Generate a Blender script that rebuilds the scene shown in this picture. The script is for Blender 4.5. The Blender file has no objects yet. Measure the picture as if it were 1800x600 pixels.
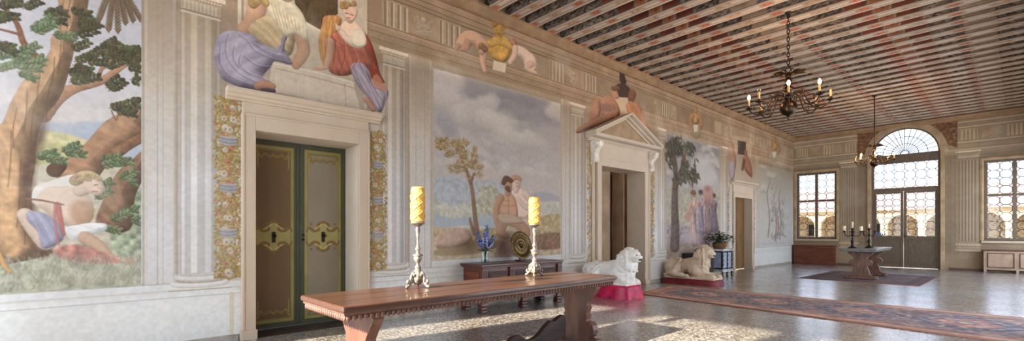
import bpy, bmesh, math, random
import numpy as np
from mathutils import Vector, Matrix
random.seed(7)
PI = math.pi
# ------------------------------------------------------------------ room dimensions (metres)
D, L, H = 6.02, 20.7, 5.02      # left wall x=-D, far wall y=L, underside of beams z=H
RX, BY, HB = 0.72, -1.0, 5.22   # right wall, back wall, ceiling boards
# camera (1800x600 frame)
FX, CX, HY, TH, CH = 805.0, 900.0, 408.0, math.radians(47.8), 1.25
SN, CS = math.sin(TH), math.cos(TH)

def W(u, v):                    # a point of the left wall plane (y, z)
    t = (u-CX)/FX; k = -D/(-SN+t*CS)
    return (k*(CS+t*SN), CH+k*(HY-v)/FX)
def F(u, v):                    # a point of the far wall plane (x, z)
    t = (u-CX)/FX; k = L/(CS+t*SN)
    return (k*(-SN+t*CS), CH+k*(HY-v)/FX)

# ------------------------------------------------------------------ mural painter: colours laid on a grid of wall vertices
_lat = np.random.RandomState(3).rand(8, 64, 64)
def vn(Y, Z, sc, seed=0, octv=3, sz=None):
    sz = sz or sc
    out = 0; amp = 1; tot = 0
    for o in range(octv):
        a = np.asarray(Y)/sc*(2**o)+seed*7.3+40.0; b = np.asarray(Z)/sz*(2**o)+seed*3.1+40.0
        i = np.floor(a).astype(int); j = np.floor(b).astype(int)
        fa = a-i; fb = b-j; fa = fa*fa*(3-2*fa); fb = fb*fb*(3-2*fb)
        T = _lat[(seed+o) % 8]
        g = lambda p, q: T[p % 64, q % 64]
        out = out+amp*((g(i, j)*(1-fa)+g(i+1, j)*fa)*(1-fb)+(g(i, j+1)*(1-fa)+g(i+1, j+1)*fa)*fb)
        tot += amp; amp *= .5
    return out/tot

class Canvas:
    def __init__(s, y0, y1, z0, z1, dy, dz, snapy=(), snapz=()):
        s.Y = np.linspace(y0, y1, max(2, int(round((y1-y0)/dy))+1)); s.Z = np.linspace(z0, z1, max(2, int(round((z1-z0)/dz))+1))
        for q in snapy:
            if y0 < q < y1: s.Y[np.argmin(abs(s.Y-q))] = q
        for q in snapz:
            if z0 < q < z1: s.Z[np.argmin(abs(s.Z-q))] = q
        s.C = np.ones((len(s.Z), len(s.Y), 3))*.7
        s.px = max(dy, dz)
class Painter:
    def __init__(s, canv, mp=None):
        s.cv = canv; s.mp = mp or (lambda u, v: (u, v))
    gclip = None
    def win(s, y0, y1, z0, z1):
        if s.gclip: y0 = max(y0, s.gclip[0]); y1 = min(y1, s.gclip[1]); z0 = max(z0, s.gclip[2]); z1 = min(z1, s.gclip[3])
        for c in s.cv:
            a, b = np.searchsorted(c.Y, [y0, y1]); d, e = np.searchsorted(c.Z, [z0, z1])
            if b > a and e > d:
                Yg, Zg = np.meshgrid(c.Y[a:b], c.Z[d:e])
                yield c, c.C[d:e, a:b], Yg, Zg
    def rect(s, y0, y1, z0, z1, col, a=1.0, noise=0, seed=1):
        for c, V, Y, Z in s.win(y0, y1, z0, z1):
            k = np.array(col)/255.
            n = 1+noise*(vn(Y, Z, .25, seed)-.5)*2 if noise else 1
            V[:] = V*(1-a)+(k*(n[..., None] if noise else 1))*a
    def fn(s, y0, y1, z0, z1, f):
        for c, V, Y, Z in s.win(y0, y1, z0, z1): V[:] = f(Y, Z, V)
    def poly(s, pts, col, soft=0, round_=0, dark=.62, a=1.0, tex=0, raw=False, smooth=True, clip=None, folds=None):
        P = np.array([p if raw else s.mp(*p) for p in pts], float)
        if smooth and len(P) > 3:
            Q = []; n = len(P)
            for i in range(n):
                p0, p1, p2, p3 = P[i-1], P[i], P[(i+1) % n], P[(i+2) % n]
                for t in (0, .25, .5, .75):
                    Q.append(.5*((2*p1)+(-p0+p2)*t+(2*p0-5*p1+4*p2-p3)*t*t+(-p0+3*p1-3*p2+p3)*t**3))
            P = np.array(Q)
        y0, z0 = P.min(0); y1, z1 = P.max(0)
        if clip: y0 = max(y0, clip[0]); y1 = min(y1, clip[1]); z0 = max(z0, clip[2]); z1 = min(z1, clip[3])
        k = np.array(col)/255.
        for c, V, Y, Z in s.win(y0-.02, y1+.02, z0-.02, z1+.02):
            ins = np.zeros(Y.shape, bool); dm = np.full(Y.shape, 1e9); gy = np.zeros(Y.shape); gz = np.zeros(Y.shape)
            n = len(P)
            for i in range(n):
                ay, az = P[i]; by, bz = P[(i+1) % n]
                if az != bz:
                    cr = ((Z >= min(az, bz)) & (Z < max(az, bz)))
                    xx = ay+(Z-az)/(bz-az)*(by-ay)
                    ins ^= cr & (Y < xx)
                ey, ez = by-ay, bz-az; l2 = ey*ey+ez*ez+1e-12
                t = np.clip(((Y-ay)*ey+(Z-az)*ez)/l2, 0, 1)
                qy = Y-ay-t*ey; qz = Z-az-t*ez; d2 = qy*qy+qz*qz
                m = d2 < dm; dm = np.where(m, d2, dm); gy = np.where(m, qy, gy); gz = np.where(m, qz, gz)
            dd = np.sqrt(dm); sd = np.where(ins, dd, -dd)
            w = soft or c.px*1.2
            al = np.clip(.5+sd/w, 0, 1)*a
            kk = np.broadcast_to(k, V.shape).copy()
            if round_:
                h = np.clip(dd/round_, 0, 1); h = h*h*(3-2*h)          # painted modelling: turned away from an upper-left painter's light
                ny = -gy/(dd+1e-6); nz = -gz/(dd+1e-6)
                sh = np.clip(.45+.55*(ny*.6-nz*.8), 0, 1)*(1-h)**1.3
                sh = sh*(.75+.6*(vn(Y, Z, .12, 5, 3)-.3))
                kk = kk*(1.03-(1-dark)*np.clip(sh, 0, 1))[..., None]
            if tex: kk = kk*(1+tex*(vn(Y, Z, .05, 2, 2)-.5)*2)[..., None]
            if folds:
                fa, fs, fm = folds; q = (Y*math.cos(fa)+Z*math.sin(fa))/fs*.75+2.8*vn(Y, Z, fs*6, 6, 1)
                w1 = np.sin(q*2*PI); w2 = np.sin(q*4.7*PI+1.3+3*vn(Y, Z, fs*3, 3, 2))
                kk = kk*(1+.75*fm*(.7*w1+.3*w2))[..., None]
            if clip:
                al = al*((Y > clip[0]) & (Y < clip[1]) & (Z > clip[2]) & (Z < clip[3]))
            V[:] = V*(1-al[..., None])+kk*al[..., None]
    def limb(s, pts, col, a=1.0, dark=.50, flat=False, raw=False, tex=0, clip=None):
        Q = []
        for p in pts:
            y, z = (p[0], p[1]) if raw else s.mp(p[0], p[1])
            r = p[2]
            if not raw: r = r*abs(s.mp(p[0], p[1]-1)[1]-z)
            Q.append((y, z, r))
        if len(Q) > 2:          # round the bends
            R = []
            n = len(Q)
            for i in range(n-1):
                p0 = np.array(Q[max(0, i-1)]); p1 = np.array(Q[i]); p2 = np.array(Q[i+1]); p3 = np.array(Q[min(n-1, i+2)])
                for t in (0, .33, .66): R.append(.5*((2*p1)+(-p0+p2)*t+(2*p0-5*p1+4*p2-p3)*t*t+(-p0+3*p1-3*p2+p3)*t**3))
            R.append(np.array(Q[-1])); Q = R
        mr = max(q[2] for q in Q)
        y0 = min(q[0] for q in Q)-mr; y1 = max(q[0] for q in Q)+mr; z0 = min(q[1] for q in Q)-mr; z1 = max(q[1] for q in Q)+mr
        if clip: y0 = max(y0, clip[0]); y1 = min(y1, clip[1]); z0 = max(z0, clip[2]); z1 = min(z1, clip[3])
        if y1 <= y0 or z1 <= z0: return
        k = np.array(col)/255.
        ar = 1.
        if not raw and s.mp is W:      # brush marks keep their drawn width however steeply the wall recedes
            ym = sum(q[0] for q in Q)/len(Q); ar = min(1.15, D/(SN*D+CS*ym))
        y0 -= mr*(1/ar-1); y1 += mr*(1/ar-1)
        Q = [(q[0]*ar, q[1], q[2]) for q in Q]
        for c, V, Y, Z in s.win(y0-.01, y1+.01, z0-.01, z1+.01):
            Y0 = Y; Y = Y*ar
            best = np.full(Y.shape, 1e9); NY = np.zeros(Y.shape); NZ = np.zeros(Y.shape); RR = np.ones(Y.shape)
            for i in range(max(1, len(Q)-1)):
                A = Q[i]; B = Q[min(i+1, len(Q)-1)]
                ey, ez = B[0]-A[0], B[1]-A[1]; l2 = ey*ey+ez*ez+1e-12
                t = np.clip(((Y-A[0])*ey+(Z-A[1])*ez)/l2, 0, 1)
                qy = Y-A[0]-t*ey; qz = Z-A[1]-t*ez; r = A[2]+(B[2]-A[2])*t; r = np.maximum(r, 1e-4)
                d = np.sqrt(qy*qy+qz*qz)/r
                m = d < best; best = np.where(m, d, best); NY = np.where(m, qy/r, NY); NZ = np.where(m, qz/r, NZ); RR = np.where(m, r, RR)
            al = np.clip(.5+(1-best)*RR/(c.px*1.2), 0, 1)*np.clip(2.2*RR/c.px, .15, 1)*a
            kk = np.broadcast_to(k, V.shape).copy()
            if not flat:
                nn = np.clip(1-NY**2-NZ**2, 0, 1)**.5
                lam = np.clip(.38+.30*(NY*-.6+NZ*.7)+.55*nn**.7, 0, 1.08)
                kk = kk*(dark+(1-dark)*lam)[..., None]
            if tex: kk = kk*(1+tex*(vn(Y, Z, .06, 4, 3)-.5)*2)[..., None]
            if clip: al = al*((Y0 > clip[0]) & (Y0 < clip[1]) & (Z > clip[2]) & (Z < clip[3]))
            V[:] = V*(1-al[..., None])+kk*al[..., None]
    def line(s, pts, w, col, a=.6, raw=False, clip=None):
        s.limb([(p[0], p[1], w) for p in pts], col, a, flat=True, raw=raw, clip=clip)
    def leaf(s, y, z, la, lb, ang, col, a=1.0):
        ca, sa = math.cos(ang), math.sin(ang); k = np.array(col)/255.
        for c, V, Y, Z in s.win(y-la, y+la, z-la, z+la):
            p = (Y-y)*ca+(Z-z)*sa; q = -(Y-y)*sa+(Z-z)*ca
            e = np.sqrt((p/la)**2+(q/lb)**2)
            al = np.clip(.5+(1-e)*lb/c.px, 0, 1)*a
            kk = k*(1.08-.25*(q < 0)[..., None])
            V[:] = V*(1-al[..., None])+kk*al[..., None]

def darkn(c, f): return tuple(x*f for x in c)
def jit(c, r=10): return tuple(min(255, max(0, x+random.uniform(-r, r))) for x in c)
SUN_E, SKY_E, EXPO = 24.0, 7.0, 0.0
# ------------------------------------------------------------------ the left wall's murals
HOLES = [(1.377, 2.63, 0, 2.434), (8.0, 9.70, 0, 2.67), (14.937, 16.30, 0, 2.35)]   # door openings y0,y1,z0,z1
sy = [h[i] for h in HOLES for i in (0, 1)]; sz = [h[3] for h in HOLES]
LW = [Canvas(BY-.3, -.75, 0, HB, .12, .06), Canvas(-.75, 4.0, 0, HB, .0062, .0062, sy, sz),
      Canvas(4.0, 9.0, 0, HB, .0135, .0125, sy, sz), Canvas(9.0, L, 0, HB, .026, .014, sy, sz)]
P = Painter(LW, W)
PLAS = (214, 196, 170)
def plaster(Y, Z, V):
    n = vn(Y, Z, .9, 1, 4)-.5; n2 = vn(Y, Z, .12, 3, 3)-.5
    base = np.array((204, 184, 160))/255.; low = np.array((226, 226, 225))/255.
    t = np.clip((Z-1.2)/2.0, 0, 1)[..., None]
    top = np.array((160, 124, 88))/255.; t2 = np.clip((Z-2.6)/1.6, 0, 1)[..., None]  # brown upper paint; upward fading of daylight also put into these tones
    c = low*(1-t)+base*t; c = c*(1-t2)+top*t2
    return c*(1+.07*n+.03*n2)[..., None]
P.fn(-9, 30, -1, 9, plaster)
# painted plinth zone
def plinth(Y, Z, V):
    n = vn(Y, Z, .5, 5, 4)-.5; n2 = vn(Y, Z, .06, 2, 3)-.5
    return (np.array((222, 223, 218))/255.)*(1+.06*n+.03*n2)[..., None]
P.fn(-9, 30, 0, .55, plinth)
P.fn(-9, 30, .55, .70, lambda Y, Z, V: (np.array((234, 234, 230))/255.)*(1+.05*(vn(Y, Z, .3, 6)-.5))[..., None])
for z, c in ((.55, (190, 186, 176)), (.70, (196, 188, 172)), (.62, (216, 208, 190))): P.rect(-9, 30, z-.007, z+.007, c, .7)
P.rect(-9, 30, 0, .08, (150, 145, 138), .55, .3)

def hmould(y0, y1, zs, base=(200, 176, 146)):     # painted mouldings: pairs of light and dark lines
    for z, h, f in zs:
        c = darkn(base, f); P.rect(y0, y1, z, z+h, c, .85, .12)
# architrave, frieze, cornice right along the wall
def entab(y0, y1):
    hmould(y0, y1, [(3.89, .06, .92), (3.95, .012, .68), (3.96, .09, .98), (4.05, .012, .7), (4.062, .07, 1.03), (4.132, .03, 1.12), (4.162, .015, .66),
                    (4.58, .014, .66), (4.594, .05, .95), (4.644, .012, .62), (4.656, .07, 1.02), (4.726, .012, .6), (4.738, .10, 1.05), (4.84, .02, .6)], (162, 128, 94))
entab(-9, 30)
def triglyph(y, w=.42):
    P.rect(y, y+w, 4.18, 4.56, (172, 143, 108), .9, .1)
    n = 4
    for i in range(n):
        a = y+w*(i+.28)/n
        P.rect(a, a+w*.09, 4.19, 4.54, (128, 102, 76), .75); P.rect(a+w*.1, a+w*.15, 4.19, 4.54, (216, 190, 156), .7)
def metope(y, w=.6):
    P.rect(y+.02, y+w-.02, 4.2, 4.55, (162, 132, 98), .9, .15)
    P.rect(y+.02, y+.04, 4.2, 4.55, (120, 92, 66), .6); P.rect(y+w-.04, y+w-.02, 4.2, 4.55, (214, 188, 152), .6)
    rs = random.Random(int(y*100))
    yc = y+w/2
    for k in range(26):
        P.limb([(yc+rs.uniform(-.16, .16)*w/.6, 4.37+rs.uniform(-.13, .13), rs.uniform(.01, .03)), (yc+rs.uniform(-.16, .16)*w/.6, 4.37+rs.uniform(-.13, .13), .01)], jit((190, 160, 124), 14), .6, raw=True)
    P.limb([(yc, 4.45, .05)]*2, (196, 166, 132), .9, raw=True)
for y, k in [(-.6, 't'), (-.1, 'm'), (3.36, 'm'), (2.98, 't'), (3.92, 't'), (6.42, 't'), (6.85, 'm'), (7.45, 't'), (7.9, 'm'), (9.95, 'm'), (9.55, 't'), (10.5, 't'), (10.9, 'm'), (13.6, 't'), (14.1, 'm'), (14.7, 't'), (16.2, 't'), (16.6, 'm'), (17.2, 't'), (17.6, 'm'), (19.6, 't'), (20.05, 'm')]:
    triglyph(y) if k == 't' else metope(y)

def column(y0, y1, z0=.80, z1=3.62, hi=(214, 210, 204)):
    yc, hw = (y0+y1)/2, (y1-y0)/2
    def f(Y, Z, V):
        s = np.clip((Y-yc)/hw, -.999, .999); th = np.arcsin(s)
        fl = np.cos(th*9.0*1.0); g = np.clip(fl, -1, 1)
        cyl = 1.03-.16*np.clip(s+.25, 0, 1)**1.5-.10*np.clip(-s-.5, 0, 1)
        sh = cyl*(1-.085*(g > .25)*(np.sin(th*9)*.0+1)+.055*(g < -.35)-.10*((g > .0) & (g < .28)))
        t = np.clip((Z-1.8)/1.8, 0, 1)[..., None]  # shaft warms and darkens upward, the same fading daylight in its colour
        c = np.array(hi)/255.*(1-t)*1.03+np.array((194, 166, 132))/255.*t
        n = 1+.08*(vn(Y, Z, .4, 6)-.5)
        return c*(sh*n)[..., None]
    P.rect(y0-.05, y0-.0, z0, z1, (182, 160, 134), .45); P.rect(y1, y1+.06, z0, z1, (160, 136, 108), .55)
    P.fn(y0, y1, z0, z1, f)
    # capital with egg band and leaf ring, then the abacus
    P.rect(y0+.01, y1-.01, z1, z1+.025, (226, 204, 172), .9); P.rect(y0, y1, z1+.025, z1+.035, (128, 104, 78), .7)
    P.rect(y0+.01, y1-.01, z1+.035, z1+.15, (196, 170, 138), .9)
    n = 9
    for i in range(n):
        yy = y0+.03+(y1-y0-.06)*(i+.5)/n
        P.limb([(yy, z1+.05, .016), (yy, z1+.12, .020)], (216, 192, 158), .9, raw=True, dark=.5)
    for i in range(14):
        yy = y0-.01+(y1-y0+.02)*(i+.5)/14
        P.limb([(yy, z1+.175, .013)]*2, (232, 210, 178), .9, raw=True, dark=.4)
    P.rect(y0-.04, y1+.04, z1+.20, z1+.25, (222, 198, 164), .95); P.rect(y0-.04, y1+.04, z1+.25, z1+.262, (130, 104, 78), .7)
    # base: two tori and a plinth
    for (a, z, h, c) in ((.0, z0-.02, .02, (206, 198, 184)), (.03, z0-.07, .045, (232, 226, 214)), (.02, z0-.082, .012, (176, 162, 138)), (.05, z0-.12, .035, (226, 220, 206)), (.07, z0-.175, .05, (236, 232, 222)), (.10, z0-.19, .016, (186, 168, 138))):
        P.rect(y0-a, y1+a, z, z+h, c, .85)
        P.rect(y0-a, y1+a, z, z+.006, (186, 170, 146), .25)
    for a, z, r, c in ((.0, z0+.0, .014, (216, 208, 194)), (.03, z0-.045, .024, (236, 230, 220)), (.015, z0-.082, .010, (190, 172, 142)), (.055, z0-.115, .026, (240, 236, 228))):
        P.limb([(y0-a, z+.008, r), (y0-a*.4+.02, z-.010, r), (yc, z-.022, r), (y1+a*.4-.02, z-.010, r), (y1+a, z+.008, r)], c, .95, raw=True, dark=.62)
def pilaster(y0, y1, z0=.70, z1=3.86, c=(214, 200, 180)):
    P.rect(y0, y1, z0, z1, c, .2, .1)
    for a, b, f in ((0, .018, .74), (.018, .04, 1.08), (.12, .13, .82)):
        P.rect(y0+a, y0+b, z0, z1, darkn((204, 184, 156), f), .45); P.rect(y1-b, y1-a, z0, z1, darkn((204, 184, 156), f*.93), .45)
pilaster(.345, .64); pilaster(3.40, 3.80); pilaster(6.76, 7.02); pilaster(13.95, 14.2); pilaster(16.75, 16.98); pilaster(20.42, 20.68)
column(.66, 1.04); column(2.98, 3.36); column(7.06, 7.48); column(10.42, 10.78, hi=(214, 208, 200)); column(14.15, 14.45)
P.rect(1.12, 1.16, .0, .56, (214, 196, 156), .8)

SKIN = (226, 176, 140); PALE = (238, 208, 182)
def sky(y0, y1, z0, z1, top, mid, low, cloud=.5, seed=2, cs=.9):
    def f(Y, Z, V):
        t = np.clip((Z-z0)/(z1-z0), 0, 1)
        T, M, B = [np.array(x)/255. for x in (top, mid, low)]
        c = np.where((t > .5)[..., None], M+(T-M)*((t-.5)*2)[..., None], B+(M-B)*(t*2)[..., None])
        n = vn(Y, Z, cs, seed, 4, cs*.55); k = np.clip((n-.48)*5, 0, 1)*cloud*np.clip(t*2, 0, 1)
        lit = np.clip((vn(Y, Z, cs, seed, 4, cs*.55)-vn(Y+.0, Z+.12, cs, seed, 4, cs*.55))*6+.5, 0, 1)
        cc = np.array((226, 212, 196))/255.*lit[..., None]+np.array((160, 150, 146))/255.*(1-lit[..., None])
        c = c*(1-k[..., None])+cc*k[..., None]
        return c*(1+.05*(vn(Y, Z, .05, 4, 2)-.5))[..., None]
    P.fn(y0, y1, z0, z1, f)

# ---- first mural: great tree, sleeping youth beneath it
c1 = (-9, .336, .70, 9)
sky(-9, .336, .70, 3.9, (196, 190, 192), (222, 216, 214), (236, 222, 200), .35, 3, 1.2)
P.rect(-9, .336, 3.9, 5.3, (190, 178, 170), 1, .1)
PC = dict(clip=c1)
P.poly([(-40, 235), (60, 214), (110, 218), (160, 214), (248, 224), (250, 300), (-40, 300)], (186, 194, 204), soft=.03, **PC)
P.poly([(60, 236), (100, 232), (150, 246), (175, 262), (200, 300), (40, 320)], (222, 208, 150), soft=.02, tex=.15, **PC)
P.poly([(70, 262), (110, 250), (135, 262), (160, 300), (60, 320)], (204, 196, 132), soft=.02, tex=.2, **PC)
P.poly([(-40, 280), (60, 290), (120, 288), (190, 300), (255, 290), (255, 530), (-40, 530)], (214, 202, 172), soft=.03, tex=.12, **PC)
P.poly([(-40, 440), (60, 448), (140, 430), (255, 440), (255, 560), (-40, 570)], (186, 184, 156), soft=.03, tex=.25, **PC)
P.poly([(195, 345), (225, 335), (255, 340), (255, 440), (200, 440)], (176, 186, 150), soft=.03, tex=.35, **PC)
BARK = (176, 124, 78)
# trunks behind
P.poly([(95, 305), (115, 283), (150, 252), (185, 214), (215, 198), (255, 186), (255, 240), (222, 262), (190, 290), (165, 318), (120, 326)], (184, 136, 98), round_=.2, dark=.42, tex=.12, folds=(1.2, .08, .08), **PC)
P.limb([(190, 280, 10), (215, 262, 9), (235, 250, 8), (262, 236, 8)], (150, 104, 72), tex=.3, **PC)
P.poly([(170, 400), (182, 350), (205, 305), (235, 278), (258, 262), (258, 300), (238, 345), (228, 405)], (158, 116, 86), round_=.18, dark=.42, tex=.12, folds=(.3, .08, .08), **PC)
P.limb([(96, 300, 12), (104, 292, 11)], (110, 78, 56), **PC)
P.limb([(70, 196, 20), (98, 172, 13), (130, 156, 8), (165, 147, 6.5), (186, 138, 6), (215, 116, 5), (262, 84, 5)], (196, 140, 100), tex=.2, **PC)
P.limb([(76, 112, 9), (52, 90, 6), (40, 72, 5), (30, 42, 4), (6, 12, 3), (-20, -6, 3)], (150, 98, 62), tex=.2, **PC)
# the main trunk
P.poly([(103, -60), (104, 40), (90, 66), (87, 92), (58, 122), (36, 150), (18, 182), (4, 216), (-30, 260), (-60, 480), (-10, 470), (30, 462), (92, 446), (70, 420), (58, 380), (56, 330), (63, 285), (66, 240), (80, 205), (100, 180), (112, 158), (122, 124), (130, 92), (131, 72), (146, 52), (152, 26), (160, -60)], (206, 158, 112), round_=.30, dark=.42, tex=.10, folds=(.25, .09, .08), **PC)
P.poly([(78, 205), (86, 190), (82, 230), (72, 262), (62, 300), (62, 350), (72, 400), (94, 446), (60, 452), (44, 400), (36, 340), (44, 280), (56, 240)], (104, 76, 60), soft=.05, tex=.3, a=.7, **PC)
P.poly([(8, 300), (22, 262), (34, 300), (30, 380), (36, 440), (10, 450), (4, 380)], (232, 178, 122), soft=.04, tex=.2, a=.8, **PC)
for (x, a, b) in ((112, 0, 60), (124, 0, 50), (140, 5, 40), (108, 70, 130), (96, 100, 150), (70, 130, 180), (48, 160, 230), (30, 190, 260), (88, 150, 210), (60, 190, 250), (20, 230, 330), (36, 280, 400), (50, 300, 430)):
    P.line([(x, a), (x-3+random.uniform(-4, 2), (a+b)/2), (x-6, b)], .9, (104, 66, 40), .55, **PC)
P.limb([(172, 146, 4), (178, 122, 3), (196, 108, 2.4)], (186, 130, 92), **PC)
P.limb([(33, 60, 2.5), (14, 55, 2), (-6, 50, 2)], (150, 98, 62), **PC)
P.line([(196, 195), (204, 212), (210, 200), (232, 192)], 1.2, (130, 90, 60), .9, **PC)
def spray(u, v, du, dv, n, size, cols, lens=1.9):
    """pairs of rounded leaves along a twig"""
    y, z = W(u, v); y2, z2 = W(u+du, v+dv)
    m = abs(W(u, v-1)[1]-z)
    ang = math.atan2(z2-z, y2-y)
    for i in range(n):
        t = (i+.5)/n
        for sd in (-1, 1):
            off = size*m*1.05
            a = ang+sd*random.uniform(.6, 1.0)
            py = y+(y2-y)*t+math.cos(a)*off; pz = z+(z2-z)*t+math.sin(a)*off
            if c1[0] < py < c1[1]-.01 or u > 260:
                P.leaf(py, pz, size*m, size*m/lens, a, jit(random.choice(cols), 8))
    P.limb([(y, z, .6*m), (y2, z2, .4*m)], (96, 74, 48), .9, raw=True, flat=True)
GR = [(84, 80, 50), (74, 70, 46), (96, 94, 58)]; LG = [(112, 128, 84), (100, 120, 78), (128, 140, 98)]
P.gclip = c1
for cx_, cy_, rx, ry, n, cols in [(32, 12, 30, 16, 12, GR), (88, 22, 14, 14, 6, GR), (70, 55, 26, 12, 10, LG), (105, 58, 16, 10, 5, LG), (30, 100, 34, 14, 12, LG), (56, 120, 20, 10, 6, LG), (10, 30, 14, 10, 5, GR), (12, 72, 14, 12, 5, GR),
                                  (150, 32, 12, 16, 8, GR), (160, 60, 10, 10, 4, GR), (138, 100, 10, 22, 8, GR), (130, 128, 10, 10, 5, GR), (150, 145, 16, 6, 4, GR), (185, 92, 24, 12, 12, GR), (225, 88, 24, 8, 11, GR), (222, 108, 24, 14, 12, GR), (240, 130, 14, 20, 10, GR), (205, 155, 14, 6, 4, GR), (244, 165, 8, 14, 5, GR), (170, 108, 14, 8, 4, GR), (242, 182, 9, 6, 3, GR),
                                  (212, 192, 18, 6, 6, GR), (90, 275, 14, 8, 6, LG), (130, 270, 12, 10, 5, LG), (100, 340, 10, 8, 4, LG), (205, 288, 22, 12, 9, LG), (232, 315, 12, 12, 5, LG), (190, 340, 10, 14, 5, LG), (200, 395, 16, 12, 6, LG), (236, 380, 14, 18, 8, LG), (30, 120, 24, 8, 6, LG)]:
    for k in range(int(n*.34)+1):
        u = cx_+random.uniform(-rx, rx); v = cy_+random.uniform(-ry, ry); a = random.uniform(-.6, .9)
        spray(u-16, v, 37*math.cos(a), -24*math.sin(a), 5, 4.7, cols, 1.55)
for u, v, ln in ((186, 0, 40), (196, 6, 52), (206, 0, 60), (214, 0, 46), (222, 2, 40), (230, 6, 34)):
    for k in range(12):
        t = k/12; uu = u+(t-.2)*(u-204)*.9; vv = v-6+ln*t*1.1
        for sd in (-1, 1): 
            y, z = W(uu+sd*2.4, vv); m = .0065
            P.leaf(y, z, 4.6*m, 1.2*m, PI/2-sd*.5, jit((122, 96, 66), 10))
P.gclip = None
# sleeping youth
P.poly([(60, 330), (90, 318), (130, 306), (170, 312), (178, 330), (120, 345), (62, 360)], (236, 228, 214), round_=.06, dark=.75, **PC)
P.poly([(68, 342), (84, 330), (110, 328), (140, 330), (158, 345), (166, 368), (160, 390), (136, 402), (104, 392), (80, 372), (62, 360)], (238, 206, 178), round_=.10, dark=.62, **PC)
P.poly([(126, 356), (150, 352), (164, 370), (160, 388), (142, 398), (124, 384)], (196, 146, 106), soft=.05, a=.7, **PC)
P.limb([(44, 378, 12), (62, 396, 17), (82, 424, 16)], (236, 204, 176), **PC)
P.poly([(50, 372), (80, 376), (108, 398), (112, 420), (92, 434), (74, 436), (66, 408), (48, 388)], (176, 172, 192), round_=.08, dark=.55, folds=(.4, .06, .10), **PC)
for k in range(7): P.line([(62+k*6, 384+k*3), (72+k*5, 408+k), (76+k*5, 430-k)], .7, (122, 118, 150), .35, **PC)
P.poly([(112, 402), (126, 422), (148, 418), (184, 406), (186, 394), (160, 392), (134, 396)], (240, 236, 228), round_=.08, dark=.68, folds=(1.2, .07, .05), **PC)
P.limb([(150, 418, 11), (172, 432, 10), (192, 450, 7), (205, 458, 5)], (228, 186, 150), **PC)
P.limb([(205, 457, 5), (222, 459, 4.5), (238, 462, 2)], (232, 194, 160), **PC)
for k in range(4): P.limb([(222, 457+k*1.6, 1.5), (246-k*2, 456+k*3.2, 1.1)], (222, 178, 144), **PC)
P.poly([(96, 438), (130, 430), (176, 442), (212, 462), (160, 462), (110, 456)], (206, 118, 104), soft=.03, tex=.3, a=.75, **PC)
P.limb([(101, 360, 5), (106, 386, 4), (112, 412, 3)], (208, 112, 100), .85, **PC); P.limb([(98, 360, 3), (96, 385, 2), (103, 430, 2)], (212, 128, 116), .8, **PC)
P.limb([(140, 336, 10), (152, 330, 11)], (236, 202, 172), **PC)
P.limb([(132, 318, 9), (146, 311, 10), (160, 310, 9), (172, 316, 7)], (214, 178, 128), tex=.3, **PC)
P.poly([(148, 318), (166, 313), (180, 322), (184, 334), (176, 343), (160, 341), (148, 332)], (238, 204, 176), round_=.05, dark=.6, **PC)
P.line([(166, 326), (172, 325)], 1.0, (120, 80, 60), .8, **PC); P.line([(172, 330), (179, 332)], .8, (160, 110, 84), .7, **PC); P.line([(163, 337), (171, 337)], 1.2, (188, 90, 76), .8, **PC)
for k in range(22): P.limb([(140+random.uniform(-12, 34), 312+random.uniform(-5, 6), 3.2)]*2, jit((216, 178, 124), 18), .9, dark=.45, **PC)
P.limb([(45, 350, 1.6), (70, 352, 1.6), (111, 360, 1.2)], (150, 106, 76), **PC)
def grass(y0, y1, z0, z1, n, cols):
    for k in range(n):
        y = random.uniform(y0, y1); z = random.uniform(z0, z1)
        P.limb([(y, z, .004), (y+random.uniform(-.03, .03), z+random.uniform(.02, .07), .002)], random.choice(cols), .55, flat=True, raw=True)
grass(-.74, .33, .71, 1.0, 900, [(146, 156, 130), (192, 192, 166), (160, 150, 122), (208, 204, 182)])
P.limb([(-4, 440, 3), (8, 468, 4), (18, 478, 3)], (232, 176, 110), **PC)

# ---- garlands beside the doors
def garland(y0, y1, z0, z1, n, ribs=(.25, .5, .76)):
    w = y1-y0; yc = (y0+y1)/2
    for k in range(n):
        z = random.uniform(z0, z1); y = random.gauss(yc, w*.30); y = min(max(y, y0-.02), y1+.02)
        t = (z-z0)/(z1-z0); c = random.choice([(196, 160, 84), (178, 138, 66), (206, 176, 104), (150, 140, 78), (160, 152, 92), (190, 120, 72)])
        P.leaf(y, z, random.uniform(.016, .034), random.uniform(.007, .014), random.uniform(0, PI), jit(c, 12), .9)
    rs = random.Random(5)
    fz = z0+.06
    while fz < z1-.05:
        for q in range(2):
            y = yc+rs.uniform(-.22, .22)*w; r = w*rs.uniform(.13, .2); c = rs.choice([(228, 208, 180), (226, 196, 168), (204, 124, 88), (212, 144, 100), (230, 214, 190)])
            P.limb([(y, fz+rs.uniform(-.02, .02), r*.9)]*2, c, .75, raw=True, dark=.6)
            P.limb([(y, fz, r*.3)]*2, darkn(c, .66), .8, raw=True)
            for a in range(5): P.limb([(y+r*.62*math.cos(a*1.257), fz+r*.62*math.sin(a*1.257), r*.36)]*2, darkn(c, 1.02), .55, raw=True, dark=.6)
        fz += rs.uniform(.10, .15)
    for rr in ribs:
        z = z0+(z1-z0)*rr
        for k in range(5): P.limb([(yc-w*.34, z-.03+k*.018, .012), (yc, z-.045+k*.02, .013), (yc+w*.34, z-.03+k*.018, .012)], (150, 152, 172) if k % 2 else (190, 190, 200), .8, raw=True, dark=.5)
garland(1.0, 1.22, .72, 2.78, 2300); garland(2.83, 3.02, .72, 2.66, 2000)
garland(7.60, 7.84, .62, 3.05, 1200, (.3, .6)); garland(9.98, 10.18, .62, 2.9, 900, (.3, .6))
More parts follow.
